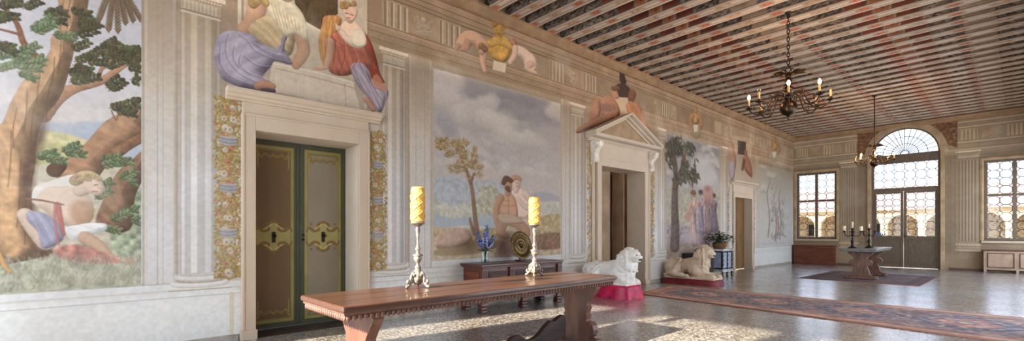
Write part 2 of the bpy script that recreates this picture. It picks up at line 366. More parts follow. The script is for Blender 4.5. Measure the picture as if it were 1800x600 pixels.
garland(14.42, 14.60, .5, 2.7, 350, (.4, .7)); garland(16.5, 16.66, .5, 2.7, 350, (.4, .7))

# ---- attic above the first door
P.poly([(418, -40), (418, 60), (470, 110), (480, 110), (628, 142), (640, 60), (640, -60)], (206, 182, 148), smooth=False, soft=.01, tex=.06)
P.rect(1.20, 1.24, 2.95, 5.2, (226, 202, 170), .8); P.rect(1.24, 1.26, 2.95, 5.2, (150, 120, 90), .7); P.rect(2.72, 2.76, 2.95, 5.2, (222, 196, 160), .8); P.rect(2.76, 2.79, 2.95, 5.2, (146, 116, 84), .7)
P.poly([(505, -60), (594, -60), (594, 24), (566, 54), (524, 30)], (84, 60, 34), smooth=False, tex=.3)
for k in range(5): P.limb([(540+k*8, 30, 3), (548+k*6, 10, 4), (560+k*4, -20, 3)], (110, 82, 44), .5)
P.line([(524, 32), (566, 56), (600, 62)], 1.6, (230, 206, 172), .9)
P.poly([(478, 108), (520, 118), (620, 142), (634, 196), (486, 162), (474, 140)], (222, 200, 170), smooth=False, tex=.05)
P.line([(482, 112), (560, 128), (622, 146)], 1.4, (240, 222, 196), .8); P.line([(484, 120), (560, 138), (622, 155)], .8, (150, 122, 94), .6); P.line([(606, 148), (608, 186)], .8, (170, 142, 112), .5); P.line([(520, 128), (521, 166)], .8, (196, 170, 138), .5)
LIL = (170, 154, 172)
# left seated figure
P.limb([(452, 12, 17), (444, 36, 14), (428, 52, 11)], (222, 164, 122))
P.poly([(436, 52), (452, 34), (480, 26), (512, 34), (520, 60), (512, 96), (490, 96), (460, 78)], (214, 182, 130), round_=.12, dark=.5, tex=.06, folds=(1.2, .07, .09))
P.limb([(529, 66, 12), (534, 90, 11), (520, 114, 8)], (214, 152, 108))
P.poly([(404, 54), (386, 62), (377, 86), (379, 112), (390, 138), (412, 150), (440, 158), (470, 160), (478, 146), (462, 136), (476, 118), (484, 108), (508, 114), (514, 110), (500, 84), (508, 58), (498, 62), (488, 84), (462, 78), (440, 60)], LIL, round_=.16, dark=.45, tex=.05, folds=(2.2, .10, .13))
P.poly([(398, 66), (420, 60), (440, 74), (446, 92), (428, 100), (440, 124), (470, 140), (440, 146), (404, 130), (390, 100)], (196, 182, 190), soft=.10, a=.6, folds=(2.6, .09, .08))
for q in ([(402, 60), (396, 85), (404, 112), (430, 136), (466, 150)], [(420, 62), (434, 72), (448, 90), (478, 104), (505, 110)], [(412, 80), (410, 104), (430, 126), (470, 142)], [(388, 80), (386, 108), (402, 134), (440, 150)], [(430, 100), (452, 116), (476, 118)], [(498, 66), (492, 88), (480, 100)], [(424, 96), (420, 112), (440, 132)], [(446, 78), (470, 92), (500, 100)]):
    P.line(q, 1.0, (110, 90, 116), .4); P.line([(a+3, b-2) for a, b in q], 1.0, (214, 204, 206), .3)
P.poly([(468, -20), (500, -8), (528, 18), (540, 46), (541, 70), (520, 62), (500, 64), (486, 44), (472, 20)], (228, 206, 164), round_=.06, dark=.65, tex=.12)
for k in range(9): P.line([(476+k*7, 4+k*5), (482+k*6.4, 22+k*4.6), (488+k*6, 42+k*3)], .8, (176, 146, 100), .55)
P.limb([(452, 152, 6), (466, 148, 7), (480, 152, 5)], (206, 142, 104)); P.limb([(462, 158, 2.5), (482, 160, 3)], (96, 70, 84))
P.limb([(502, -12, 15), (508, -26, 14)], (226, 176, 136)); P.limb([(494, -30, 10), (505, -40, 12), (520, -36, 9)], (180, 132, 78))
P.limb([(444, 6, 9), (456, -4, 10), (466, 4, 8)], (200, 158, 92), tex=.3)
# right seated figure
P.poly([(571, 28), (598, 29), (600, 44), (588, 66), (582, 100), (572, 122), (563, 100), (560, 70), (566, 44)], (208, 138, 66), round_=.08, dark=.5, tex=.08, folds=(.1, .06, .14))
P.poly([(630, 50), (648, 66), (660, 96), (668, 128), (676, 146), (652, 138), (630, 110)], (156, 60, 38), round_=.08, dark=.5, tex=.1, folds=(.5, .07, .12))
P.poly([(582, 62), (604, 54), (632, 66), (644, 86), (654, 112), (640, 122), (604, 134), (578, 124), (582, 92)], (192, 98, 70), round_=.12, dark=.5, tex=.08, folds=(.3, .08, .13))
P.poly([(600, 42), (618, 36), (636, 50), (640, 70), (620, 78), (602, 66)], (238, 196, 158), round_=.05, dark=.65)
P.limb([(634, 60, 9), (630, 76, 9.5), (612, 70, 7), (596, 50, 5)], (240, 204, 168)); P.poly([(622, 54), (640, 58), (644, 78), (630, 84), (618, 74)], (230, 206, 170), round_=.04, dark=.6)
P.limb([(580, 74, 8), (579, 98, 7), (574, 116, 5)], (222, 162, 124)); P.limb([(574, 118, 3.4), (562, 121, 3), (553, 120, 2)], (222, 162, 124))
P.limb([(594, 50, 4.5), (590, 42, 2)], (236, 190, 154))
P.limb([(614, 34, 7), (616, 24, 9)], (230, 180, 142)); P.poly([(602, 12), (616, 8), (628, 16), (627, 28), (620, 38), (609, 34), (603, 24)], (234, 184, 146), round_=.035, dark=.6)
for k in range(20): P.limb([(613+random.uniform(-13, 12), 9+random.uniform(-5, 5), 3.4)]*2, jit((192, 134, 78), 18), .95, dark=.45)
P.line([(607, 23), (612, 24)], .9, (120, 70, 50), .8); P.line([(616, 25), (621, 27)], .9, (120, 70, 50), .8); P.line([(610, 31), (615, 32)], 1.0, (176, 74, 60), .8)
P.poly([(616, 116), (634, 110), (648, 124), (656, 146), (676, 152), (683, 164), (678, 180), (670, 197), (658, 192), (642, 168), (626, 146)], (178, 160, 170), round_=.10, dark=.45, tex=.05, folds=(.35, .07, .14))
P.poly([(652, 144), (662, 130), (674, 146), (680, 160), (664, 158)], (214, 132, 96), soft=.02, a=.8)
for q in ([(622, 120), (634, 148), (652, 176), (664, 192)], [(632, 114), (644, 138), (656, 164), (668, 188)], [(644, 124), (654, 150), (672, 176)], [(658, 154), (676, 162), (672, 188)]):
    P.line(q, .9, (108, 88, 112), .4); P.line([(a+3, b-1) for a, b in q], .9, (214, 206, 208), .3)
for q in ([(590, 70), (588, 98), (584, 124)], [(604, 70), (606, 100), (596, 130)], [(618, 82), (628, 104), (618, 122)], [(634, 84), (644, 106)], [(584, 66), (600, 78), (622, 84)]):
    P.line(q, .9, (138, 54, 40), .4); P.line([(a+3, b) for a, b in q], .8, (222, 142, 108), .3)
for q in ([(568, 40), (566, 70), (568, 108)], [(580, 34), (576, 62), (572, 100)], [(592, 34), (584, 60)]): P.line(q, .9, (162, 88, 40), .4); P.line([(a+3, b) for a, b in q], .8, (232, 180, 110), .3)
P.limb([(645, 176, 6), (656, 192, 5)], (206, 146, 112))
# the painted ledge the figures sit above: drop shadow line of the door cornice belongs to the real moulding

# ---- second mural
c2 = (3.83, 6.74, .80, 3.76)
PC = dict(clip=c2)
def frame(y0, y1, z0, z1):
    P.rect(y0-.05, y1+.05, z0, z1+.10, (196, 172, 140), .7)
    P.rect(y0-.03, y1+.03, z1+.02, z1+.12, (150, 122, 94), .6, .1)
frame(3.83, 6.74, .80, 3.76)
sky(3.83, 6.74, .80, 3.76, (178, 164, 156), (196, 184, 176), (224, 208, 184), .45, 5, .9)
def puff(u0, v0, u1, v1, n, r0, r1, col, a=.30):
    """cumulus built of many soft overlapping dabs"""
    for k in range(n):
        t = random.random(); u = u0+(u1-u0)*t; v = v0+(v1-v0)*t+random.gauss(0, 5)
        y, z = W(u, v); m = abs(W(u, v-1)[1]-z); r = random.uniform(r0, r1)*m
        for c, V, Y, Z in P.win(max(y-r*1.5, c2[0]), min(y+r*1.5, c2[1]), z-r, min(z+r, c2[3])):
            d = np.hypot((Y-y)/1.4, Z-z)/r; top = np.clip((Z-z)/r, -1, 1)
            al = np.clip((1-d)*3, 0, 1)*a
            kk = np.array(col)/255.*(1+.09*top)[..., None]
            V[:] = V*(1-al[..., None])+kk*al[..., None]
random.seed(21)
puff(765, 150, 985, 205, 60, 10, 26, (160, 150, 150), .22)
for (u0, v0, u1, v1, n, r0, r1, col) in ((766, 140, 806, 140, 26, 10, 24, (222, 206, 192)), (770, 165, 812, 175, 22, 10, 22, (216, 200, 190)), (800, 196, 870, 180, 34, 9, 20, (212, 198, 186)), (840, 205, 900, 222, 26, 10, 20, (216, 202, 186)),
        (880, 236, 960, 246, 26, 8, 16, (214, 202, 186)), (962, 190, 986, 200, 14, 10, 20, (216, 198, 180)), (770, 285, 960, 300, 30, 6, 12, (214, 202, 186)), (800, 262, 900, 258, 16, 6, 12, (204, 192, 180)),
        (880, 168, 960, 182, 24, 8, 16, (154, 144, 146)), (775, 205, 800, 240, 16, 8, 16, (168, 160, 164)), (895, 200, 950, 208, 16, 6, 14, (162, 152, 154))):
    puff(u0, v0, u1, v1, n, r0, r1, col)
random.seed(33)
P.poly([(750, 322), (790, 310), (830, 318), (880, 322), (900, 330), (880, 360), (750, 372)], (176, 186, 196), soft=.05, a=.8, tex=.15, **PC)
P.poly([(930, 345), (960, 338), (990, 352), (990, 372), (930, 370)], (168, 168, 176), soft=.04, a=.8, **PC)
P.poly([(750, 352), (800, 360), (850, 352), (900, 360), (990, 356), (990, 400), (750, 410)], (206, 202, 180), soft=.03, a=.85, tex=.15, **PC)
P.poly([(840, 335), (866, 326), (880, 345), (884, 375), (840, 380)], (178, 172, 140), soft=.04, a=.8, tex=.3, **PC)
for k in range(12): P.limb([(775+k*6, 330+(k % 3)*3, 1.6), (775+k*6, 350, 1.6)], (196, 198, 202), .5, flat=True, **PC)
P.poly([(750, 376), (800, 384), (850, 378), (880, 384), (880, 402), (820, 396), (750, 404)], (168, 184, 196), soft=.02, a=.85, **PC)
P.poly([(750, 408), (790, 402), (850, 404), (930, 386), (990, 384), (990, 500), (750, 500)], (196, 172, 122), soft=.015, tex=.2, **PC)
P.poly([(750, 420), (830, 434), (880, 430), (990, 436), (990, 500), (750, 500)], (214, 186, 152), soft=.06, tex=.15, a=.8, **PC)
P.poly([(930, 420), (960, 410), (990, 412), (990, 436), (930, 438)], (150, 112, 84), soft=.03, tex=.2, **PC)
P.poly([(766, 436), (774, 412), (796, 402), (818, 402), (830, 416), (822, 430), (796, 436)], (206, 164, 138), round_=.12, dark=.6, tex=.1, **PC)
P.poly([(766, 440), (800, 432), (850, 420), (880, 430), (840, 446), (770, 450)], (140, 114, 70), soft=.03, a=.7, **PC)
P.limb([(840, 418, 5), (836, 390, 4), (832, 350, 3.4), (828, 325, 3), (820, 300, 2.6), (812, 280, 2), (806, 264, 1.5)], (150, 108, 76), **PC)
P.limb([(834, 412, 3), (828, 394, 2.4), (826, 384, 1.6)], (150, 108, 76), **PC); P.limb([(828, 322, 2), (833, 305, 1.5)], (150, 108, 76), **PC)
OC = [(186, 150, 92), (200, 168, 108), (168, 134, 84)]
for cx_, cy_, rx, ry, n in [(792, 254, 18, 8, 14), (800, 268, 22, 8, 14), (806, 300, 16, 8, 10), (828, 290, 16, 12, 14), (822, 272, 12, 8, 8), (812, 258, 8, 8, 5), (838, 306, 8, 8, 5), (780, 266, 8, 5, 4)]:
    for k in range(n):
        a = random.uniform(0, PI); spray(cx_+random.uniform(-rx, rx), cy_+random.uniform(-ry, ry), 10*math.cos(a), -8*math.sin(a), 3, 3.2, OC, 3.2)
# couple seated on a rock
P.poly([(872, 440), (880, 412), (900, 404), (930, 408), (945, 440), (930, 462), (876, 462)], (182, 150, 128), round_=.1, dark=.6, tex=.15, **PC)
P.limb([(916, 372, 9), (926, 400, 8), (936, 420, 6), (942, 440, 4)], (240, 206, 182), **PC)
P.poly([(900, 335), (916, 332), (930, 346), (934, 364), (926, 384), (908, 382), (902, 360)], (242, 208, 184), round_=.08, dark=.66, **PC)
P.limb([(924, 342, 6), (934, 356, 5.5), (926, 366, 4.5), (910, 350, 3.5)], (242, 210, 186), **PC)
P.limb([(907, 336, 4), (907, 326, 7.5), (908, 320, 7.5)], (240, 202, 174), **PC); P.limb([(900, 318, 3), (906, 312, 4.4), (914, 315, 3.4)], (206, 150, 104), **PC)
P.line([(907, 322), (911, 322)], .6, (120, 78, 60), .7, **PC); P.line([(907, 328), (911, 328)], .7, (180, 86, 72), .7, **PC)
P.poly([(880, 346), (892, 340), (904, 346), (910, 366), (908, 384), (886, 386), (876, 366)], (212, 158, 122), round_=.09, dark=.6, **PC)
P.limb([(880, 348, 6.5), (872, 368, 6), (874, 392, 5), (882, 408, 4)], (206, 150, 114), **PC)
P.limb([(884, 386, 10), (902, 388, 10), (922, 402, 8), (926, 412, 6)], (206, 150, 114), **PC); P.limb([(884, 392, 9), (880, 408, 8), (890, 416, 5)], (200, 144, 110), **PC)
P.poly([(876, 378), (896, 376), (914, 384), (920, 392), (900, 394), (880, 392)], (196, 164, 136), round_=.04, dark=.6, **PC)
P.limb([(893, 340, 5), (893, 328, 7), (892, 320, 7.5)], (206, 152, 116), **PC); P.limb([(885, 322, 4), (890, 314, 5), (898, 318, 4)], (112, 72, 50), **PC); P.limb([(892, 331, 4.5), (894, 335, 3.5)], (120, 78, 56), **PC)
P.limb([(920, 410, 5), (922, 440, 5)], (210, 160, 126), **PC)
for q in ([(886, 352), (898, 354)], [(884, 362), (904, 362)], [(894, 346), (894, 376)], [(876, 360), (878, 376)]): P.line(q, .8, (160, 106, 78), .5, **PC)

# ---- putti with a gilded bust above the second mural
P.rect(4.34, 6.36, 4.18, 4.58, (156, 128, 98), .9, .1); P.rect(4.34, 6.36, 4.56, 4.585, (100, 76, 54), .7)
GO = (206, 148, 58)
P.poly([(801, 82), (805, 66), (818, 54), (834, 55), (850, 66), (862, 82), (856, 96), (842, 92), (832, 80), (824, 84), (814, 88)], (212, 158, 120), round_=.14, dark=.5); P.limb([(822, 74, 6), (818, 84, 5), (806, 86, 3)], (200, 144, 108)); P.limb([(806, 80, 4), (802, 86, 3)], (196, 138, 102)); P.limb([(850, 90, 7), (848, 108, 5), (852, 124, 4)], (218, 164, 126)); P.limb([(849, 84, 8.5)]*2, (170, 112, 68), tex=.4); P.limb([(846, 92, 5)]*2, (206, 146, 108))
P.poly([(866, 70), (876, 62), (890, 66), (900, 80), (896, 98), (886, 110), (866, 104), (858, 88)], GO, round_=.10, dark=.45, tex=.15)
P.limb([(877, 70, 6.5), (877, 60, 6)], (190, 132, 52), tex=.2); P.limb([(877, 53, 9.5), (876, 46, 9)], (206, 148, 62), tex=.15); P.limb([(868, 44, 4), (874, 38, 5), (882, 38, 5), (887, 46, 4)], (176, 118, 44), tex=.3); P.limb([(862, 76, 7), (877, 72, 7), (894, 80, 7)], (212, 154, 66), tex=.2); P.line([(871, 52), (874, 52)], .8, (120, 76, 30), .7); P.line([(880, 53), (883, 53)], .8, (120, 76, 30), .7); P.line([(875, 59), (880, 59)], .8, (120, 70, 30), .7)
P.limb([(902, 74, 6.5)]*2, (186, 122, 82), tex=.3); P.poly([(900, 84), (912, 80), (930, 90), (942, 104), (944, 122), (934, 130), (924, 120), (918, 104), (906, 98)], (228, 188, 158), round_=.12, dark=.55); P.limb([(906, 84, 5), (904, 98, 4.5), (896, 110, 3.5)], (230, 184, 150)); P.limb([(934, 112, 5.5), (926, 120, 4.5), (942, 128, 3)], (220, 172, 138))
P.poly([(868, 106), (890, 112), (888, 128), (866, 122)], (216, 190, 158), smooth=False)

# ---- figures above the second door
P.rect(7.9, 10.2, 4.18, 4.56, (150, 122, 92), .8, .1)
P.limb([(1095, 142, 6), (1093, 128, 4)], (62, 44, 34)); P.poly([(1078, 160), (1086, 148), (1098, 148), (1108, 158), (1106, 178), (1096, 186), (1082, 178)], (66, 46, 34), round_=.12, dark=.6)
P.poly([(1078, 170), (1104, 172), (1108, 202), (1090, 210), (1080, 200)], (206, 172, 138), smooth=False)
P.poly([(1056, 180), (1064, 168), (1078, 172), (1088, 188), (1088, 204), (1066, 212), (1056, 200)], (182, 124, 88), round_=.2, dark=.42, tex=.15)
P.poly([(1036, 214), (1040, 188), (1046, 174), (1054, 176), (1056, 196), (1050, 214)], (178, 118, 82), round_=.14, dark=.45); P.poly([(1012, 232), (1020, 222), (1042, 210), (1062, 202), (1080, 204), (1070, 216), (1040, 226), (1020, 234)], (176, 118, 84), round_=.12, dark=.45); P.limb([(1078, 178, 4), (1084, 192, 4), (1080, 204, 3)], (184, 124, 88)); P.poly([(1052, 186), (1070, 182), (1086, 190), (1072, 196), (1056, 196)], (120, 84, 74), soft=.06, a=.6)
P.limb([(1082, 168, 6), (1080, 162, 6)], (204, 140, 100)); P.limb([(1078, 156, 4), (1086, 155, 4)], (120, 80, 52))
P.poly([(1104, 180), (1118, 182), (1128, 200), (1138, 224), (1120, 214), (1104, 200)], (182, 116, 70), round_=.18, dark=.42, tex=.12, folds=(.4, .12, .12))
P.limb([(1118, 186, 6), (1128, 206, 5), (1138, 226, 4), (1144, 236, 3)], (192, 122, 78)); P.limb([(1110, 172, 6), (1112, 164, 6.5)], (130, 80, 54)); P.limb([(1106, 188, 6), (1110, 204, 5)], (204, 132, 84))

# ---- third mural: tall tree and standing figures
c3 = (10.8, 13.9, .55, 3.78); PC = dict(clip=c3)
frame(10.8, 13.9, .55, 3.78)
sky(10.8, 13.9, .55, 3.78, (150, 142, 140), (192, 184, 182), (214, 204, 196), .7, 6, .8)
P.poly([(1215, 290), (1230, 270), (1250, 285), (1262, 320), (1230, 330)], (218, 208, 200), soft=.3, a=.8, **PC)
P.poly([(1165, 340), (1200, 330), (1240, 342), (1270, 336), (1270, 420), (1165, 430)], (184, 176, 150), soft=.12, a=.8, tex=.2, **PC)
P.poly([(1165, 400), (1200, 396), (1240, 410), (1270, 400), (1270, 470), (1165, 470)], (160, 142, 148), soft=.08, a=.85, tex=.3, **PC)
P.poly([(1165, 432), (1220, 430), (1270, 432), (1270, 470), (1165, 470)], (156, 136, 112), soft=.06, a=.8, tex=.2, **PC)
P.limb([(1186, 436, 8), (1187, 400, 7), (1186, 350, 5.5), (1188, 310, 4.5), (1184, 270, 4)], (112, 92, 84), tex=.2, **PC); P.limb([(1186, 330, 4), (1198, 300, 3.4), (1204, 270, 2.8), (1214, 254, 2)], (120, 86, 62), **PC); P.limb([(1185, 290, 3), (1178, 262, 2.4)], (120, 86, 62), **PC)
for cx_, cy_, rx, ry, n in [(1185, 258, 12, 14, 34), (1205, 262, 14, 10, 24), (1212, 298, 14, 14, 36), (1196, 310, 10, 14, 18), (1222, 316, 10, 8, 12), (1176, 280, 6, 12, 10)]:
    for k in range(n):
        u = cx_+random.uniform(-rx, rx); v = cy_+random.uniform(-ry, ry); y, z = W(u, v)
        if y > 10.8: 
            for q in range(2): P.leaf(y+random.uniform(-.1, .1), z+random.uniform(-.06, .06), .10, .035, random.uniform(-1.6, .2), jit(random.choice([(84, 80, 62), (98, 96, 74), (72, 66, 54)]), 8), .9)
def stander(u, v0, v1, r, dress, skin, hair):
    m = (v1-v0)
    P.poly([(u-r, v0+m*.22), (u+r, v0+m*.22), (u+r*.8, v0+m*.5), (u+r*1.4, v1), (u-r*1.3, v1), (u-r*.9, v0+m*.5)], dress, round_=.3, dark=.5, tex=.2, folds=(.1, .16, .12), **PC)
    P.limb([(u, v0+m*.08, m*.055)]*2, skin, **PC); P.limb([(u-.4, v0+m*.05, m*.05)]*2, hair, **PC)
    P.limb([(u-r*.8, v0+m*.24, m*.03), (u-r*1.8, v0+m*.42, m*.025)], skin, **PC)
    for k in (-.5, 0, .5): P.line([(u+k*r, v0+m*.3), (u+k*r*1.3, v1)], .8, darkn(dress, .6), .5, **PC)
stander(1219, 334, 430, 5.5, (222, 178, 168), (226, 176, 146), (150, 96, 70))
stander(1232, 334, 412, 5, (172, 152, 170), (222, 176, 150), (92, 74, 84))
stander(1244, 328, 408, 5.5, (178, 140, 142), (222, 170, 140), (132, 84, 66))
stander(1255, 340, 406, 5.5, (142, 120, 134), (190, 140, 120), (84, 62, 66))
P.poly([(1236, 330), (1246, 326), (1254, 336), (1252, 360), (1238, 350)], (198, 138, 122), round_=.1, a=.7, **PC)
P.poly([(1196, 420), (1220, 408), (1244, 416), (1258, 424), (1230, 430)], (194, 166, 176), soft=.1, a=.6, **PC)
P.poly([(1203, 380), (1212, 374), (1214, 386), (1206, 390)], (206, 132, 120), soft=.04, a=.6, **PC)
# gilded trophies over murals three and four
def trophy(u, v, s):
    P.poly([(u-6*s, v-12*s), (u+6*s, v-12*s), (u+9*s, v), (u+4*s, v+14*s), (u-4*s, v+14*s), (u-9*s, v)], (186, 134, 66), round_=.18, dark=.45, tex=.25)
    for sd in (-1, 1):
        P.limb([(u+sd*8*s, v-6*s, 5*s), (u+sd*12*s, v+6*s, 5*s), (u+sd*9*s, v+22*s, 4*s)], (170, 116, 74), tex=.2); P.limb([(u+sd*6*s, v+18*s, 3*s), (u+sd*10*s, v+32*s, 3*s)], (150, 140, 112), .8)
    P.limb([(u, v-14*s, 4.5*s), (u, v-26*s, 3*s)], (176, 124, 62)); P.poly([(u-5*s, v+14*s), (u+5*s, v+14*s), (u+4*s, v+30*s), (u-4*s, v+30*s)], (206, 182, 152), smooth=False)
    P.limb([(u-6*s, v+36*s, 4*s), (u, v+40*s, 5*s), (u+6*s, v+36*s, 4*s)], (140, 122, 84), .8)
P.rect(11.3, 13.5, 4.17, 4.58, (138, 108, 80), .85, .15); P.rect(17.9, 19.5, 4.17, 4.58, (150, 122, 94), .8, .15)
trophy(1223, 208, .8); trophy(1361, 258, .62)
# ---- above the third door: dark square opening and seated figures
P.poly([(1297, 247), (1311, 250), (1311, 273), (1297, 271)], (70, 50, 38), smooth=False)
P.poly([(1287, 238), (1289, 278), (1291, 310), (1318, 318), (1322, 260), (1320, 244)], (206, 180, 150), smooth=False, a=.35)
P.poly([(1297, 247), (1311, 250), (1311, 273), (1297, 271)], (66, 48, 38), smooth=False)
P.limb([(1287, 262, 3.5), (1287, 254, 2.5)], (176, 116, 84)); P.poly([(1283, 262), (1290, 262), (1294, 282), (1292, 300), (1285, 316), (1281, 300)], (188, 132, 104), round_=.2, dark=.5); P.poly([(1282, 286), (1291, 286), (1291, 310), (1284, 318)], (172, 160, 160), round_=.15, dark=.55)
P.limb([(1311, 272, 3), (1311, 266, 2.5)], (140, 90, 66)); P.poly([(1306, 278), (1314, 274), (1321, 292), (1322, 312), (1314, 306), (1308, 296)], (166, 104, 74), round_=.2, dark=.5); P.limb([(1308, 282, 2.4), (1305, 298, 2)], (120, 76, 56))
# ---- fourth mural: faded grove
c4 = (17.0, 20.4, .70, 3.6); PC = dict(clip=c4)
frame(17.0, 20.4, .70, 3.6)
sky(17.0, 20.4, .70, 3.6, (176, 160, 134), (200, 194, 186), (214, 210, 204), .5, 7, .7)
for k in range(60):
    y = random.uniform(18.2, 19.6); z = random.gauss(1.9, .45)
    P.leaf(y, min(max(z, .9), 3.0), .12, .05, random.uniform(0, PI), jit((158, 150, 144), 10), .55)
for (y, z) in ((17.9, 1.1), (18.6, .95), (19.1, 1.0)): P.limb([(y, z, .06), (y+.15, z+.7, .05), (y-.1, z+1.5, .04), (y+.2, z+2.0, .02)], (140, 132, 128), .75, raw=True, clip=c4)
P.limb([(18.8, 1.9, .10), (18.9, 1.5, .16), (18.8, 1.1, .12)], (196, 150, 140), .7, raw=True); P.limb([(18.8, 2.12, .06)]*2, (206, 166, 146), .7, raw=True)
P.limb([(18.3, 1.0, .04), (19.0, 1.2, .05), (19.8, 1.05, .03)], (150, 144, 138), .6, raw=True)
P.line([(17.0, .82), (20.4, .82)], .01, (150, 144, 136), .5, raw=True)
# whole-wall wear: pale scuffs and hairline cracks, tone scaled by height
def wear(Y, Z, V):
    n = vn(Y, Z, .7, 4, 5); k = np.clip((n-.60)*5, 0, 1)*.25; c = np.array((224, 212, 192))/255.
    V = V*(1-k[..., None])+c*k[..., None]
    g = V.mean(-1, keepdims=True); V = g+(V-g)*.86                      # old lime colours: slightly bleached and mottled
    V = V*.93+np.array((206, 192, 172))/255.*.07
    k = np.clip((Z-3.7)/.15, 0, 1)[..., None]; k2 = np.clip((Z-.5)/.1, 0, 1)[..., None]; V = V*(.93*(1-k2)+k2*(.87*(1-k)+1.04*k))
    V = V*(1+.09*(vn(Y, Z, .03, 1, 3)-.5)+.03*(vn(Y, Z, .22, 6, 3)-.5))[..., None]
    return V
P.fn(-9, 30, -1, 9, wear)
# ------------------------------------------------------------------ far wall painting
ZW = (-2.62, 3.96, .90)          # lunette centre x, z, radius
FH = [(-5.92, -4.58, .98, 3.56), (-3.54, -1.70, 0, 3.96), (-.70, .60, .98, 3.50)]
FW = [Canvas(-D, RX, 0, HB, .018, .018, [h[i] for h in FH for i in (0, 1)], [h[i] for h in FH for i in (2, 3)])]
P = Painter(FW, F)
def fbase(Y, Z, V):
    n = vn(Y, Z, .8, 2, 4)-.5; n2 = vn(Y, Z, .1, 3, 3)-.5
    b = np.array((160, 134, 102))/255.; t = np.clip((Z-3.4)/.8, 0, 1)[..., None]
    b = b*(1-t)+np.array((154, 130, 102))/255.*t
    return b*(1+.14*n+.09*n2)[..., None]
P.fn(-9, 9, -1, 9, fbase)
for z, h, f in [(.45, .015, .7), (.60, .012, .75), (.85, .015, .7), (3.62, .012, .75), (3.70, .014, .7), (3.90, .02, 1.12), (3.95, .014, .64), (4.08, .012, .7), (4.14, .03, 1.12), (4.17, .014, .62), (4.58, .014, .62), (4.60, .05, 1.08), (4.66, .012, .62), (4.74, .014, .6), (4.76, .06, 1.06)]:
    P.rect(-9, 9, z, z+h, darkn((192, 164, 128), f), .8)
def fpil(x0, x1):
    P.rect(x0-.04, x1+.04, .85, 3.62, (184, 162, 130), .6)
    n = 6; w = (x1-x0)/n
    for i in range(n):
        a = x0+i*w
        P.rect(a+w*.15, a+w*.62, .95, 3.55, (152, 128, 98), .75, .1); P.rect(a+w*.15, a+w*.28, .95, 3.55, (122, 98, 72), .7); P.rect(a+w*.66, a+w*.95, .95, 3.55, (200, 178, 146), .6)
    for z, e, c in ((.62, .08, (214, 190, 152)), (.72, .05, (196, 168, 130)), (.80, .07, (220, 196, 158)), (3.62, .03, (216, 192, 154)), (3.70, .05, (182, 154, 118)), (3.80, .08, (220, 196, 160))):
        P.rect(x0-e, x1+e, z, z+.07, c, .85, .1); P.rect(x0-e, x1+e, z-.01, z, (128, 102, 74), .7)
fpil(-4.42, -3.98); fpil(-1.28, -.84)
for x0 in (-3.88, -1.52):
    for a in (0, .05, .16, .21): P.rect(x0+a, x0+a+.014, .4, 3.88, (140, 114, 84), .6)
for x in (-5.9, -5.0, -4.3, -1.22, -.2, .5):
    P.rect(x, x+.38, 4.2, 4.56, (196, 166, 128), .8, .1)
    for i in range(4): P.rect(x+.05+i*.09, x+.085+i*.09, 4.2, 4.54, (134, 108, 80), .75); P.rect(x+.085+i*.09, x+.1+i*.09, 4.2, 4.54, (222, 196, 158), .6)
for x in (-5.48, -4.78, -.78):
    P.rect(x+.04, x+.36, 4.22, 4.54, (174, 142, 106), .8, .2)
    for k in range(14): P.limb([(x+.2+random.uniform(-.12, .12), 4.38+random.uniform(-.12, .12), .02), (x+.2+random.uniform(-.12, .12), 4.38+random.uniform(-.12, .12), .012)], jit((188, 158, 120), 14), .7, raw=True)
# spandrels either side of the arch, then the archivolt bands
for sd in (-1, 1):
    q = []
    for k in range(9):
        a = math.radians(8+k*6.5); q.append((ZW[0]+sd*math.cos(a)*1.10, ZW[1]+math.sin(a)*1.10))
    q = [(ZW[0]+sd*1.32, 3.98)]+q+[(ZW[0]+sd*1.32, q[-1][1])]
    P.poly(q, (116, 74, 46), raw=True, smooth=False, tex=.4)
    for k in range(12): P.limb([(ZW[0]+sd*random.uniform(1.16, 1.28), random.uniform(4.1, 4.7), random.uniform(.02, .05))]*2, (158, 112, 74), .8, raw=True, dark=.4)
for z, c in ():
    pass
def arcband(r0, r1, col, a=.9):
    def f(X, Z, V):
        r = np.hypot(X-ZW[0], Z-ZW[1]); m = ((r > r0) & (r < r1) & (Z > ZW[1]-.02))[..., None]*a
        return V*(1-m)+np.array(col)/255.*m
    P.fn(-4.2, -1.0, 3.9, 5.2, f)
arcband(.9, 1.10, (196, 176, 146)); arcband(.98, .995, (140, 116, 90)); arcband(1.085, 1.10, (134, 110, 82)); arcband(1.04, 1.05, (226, 206, 174))
P.rect(-3.75, -1.5, 3.93, 3.98, (206, 184, 150), .5)
P.fn(-9, 9, -1, 9, wear)

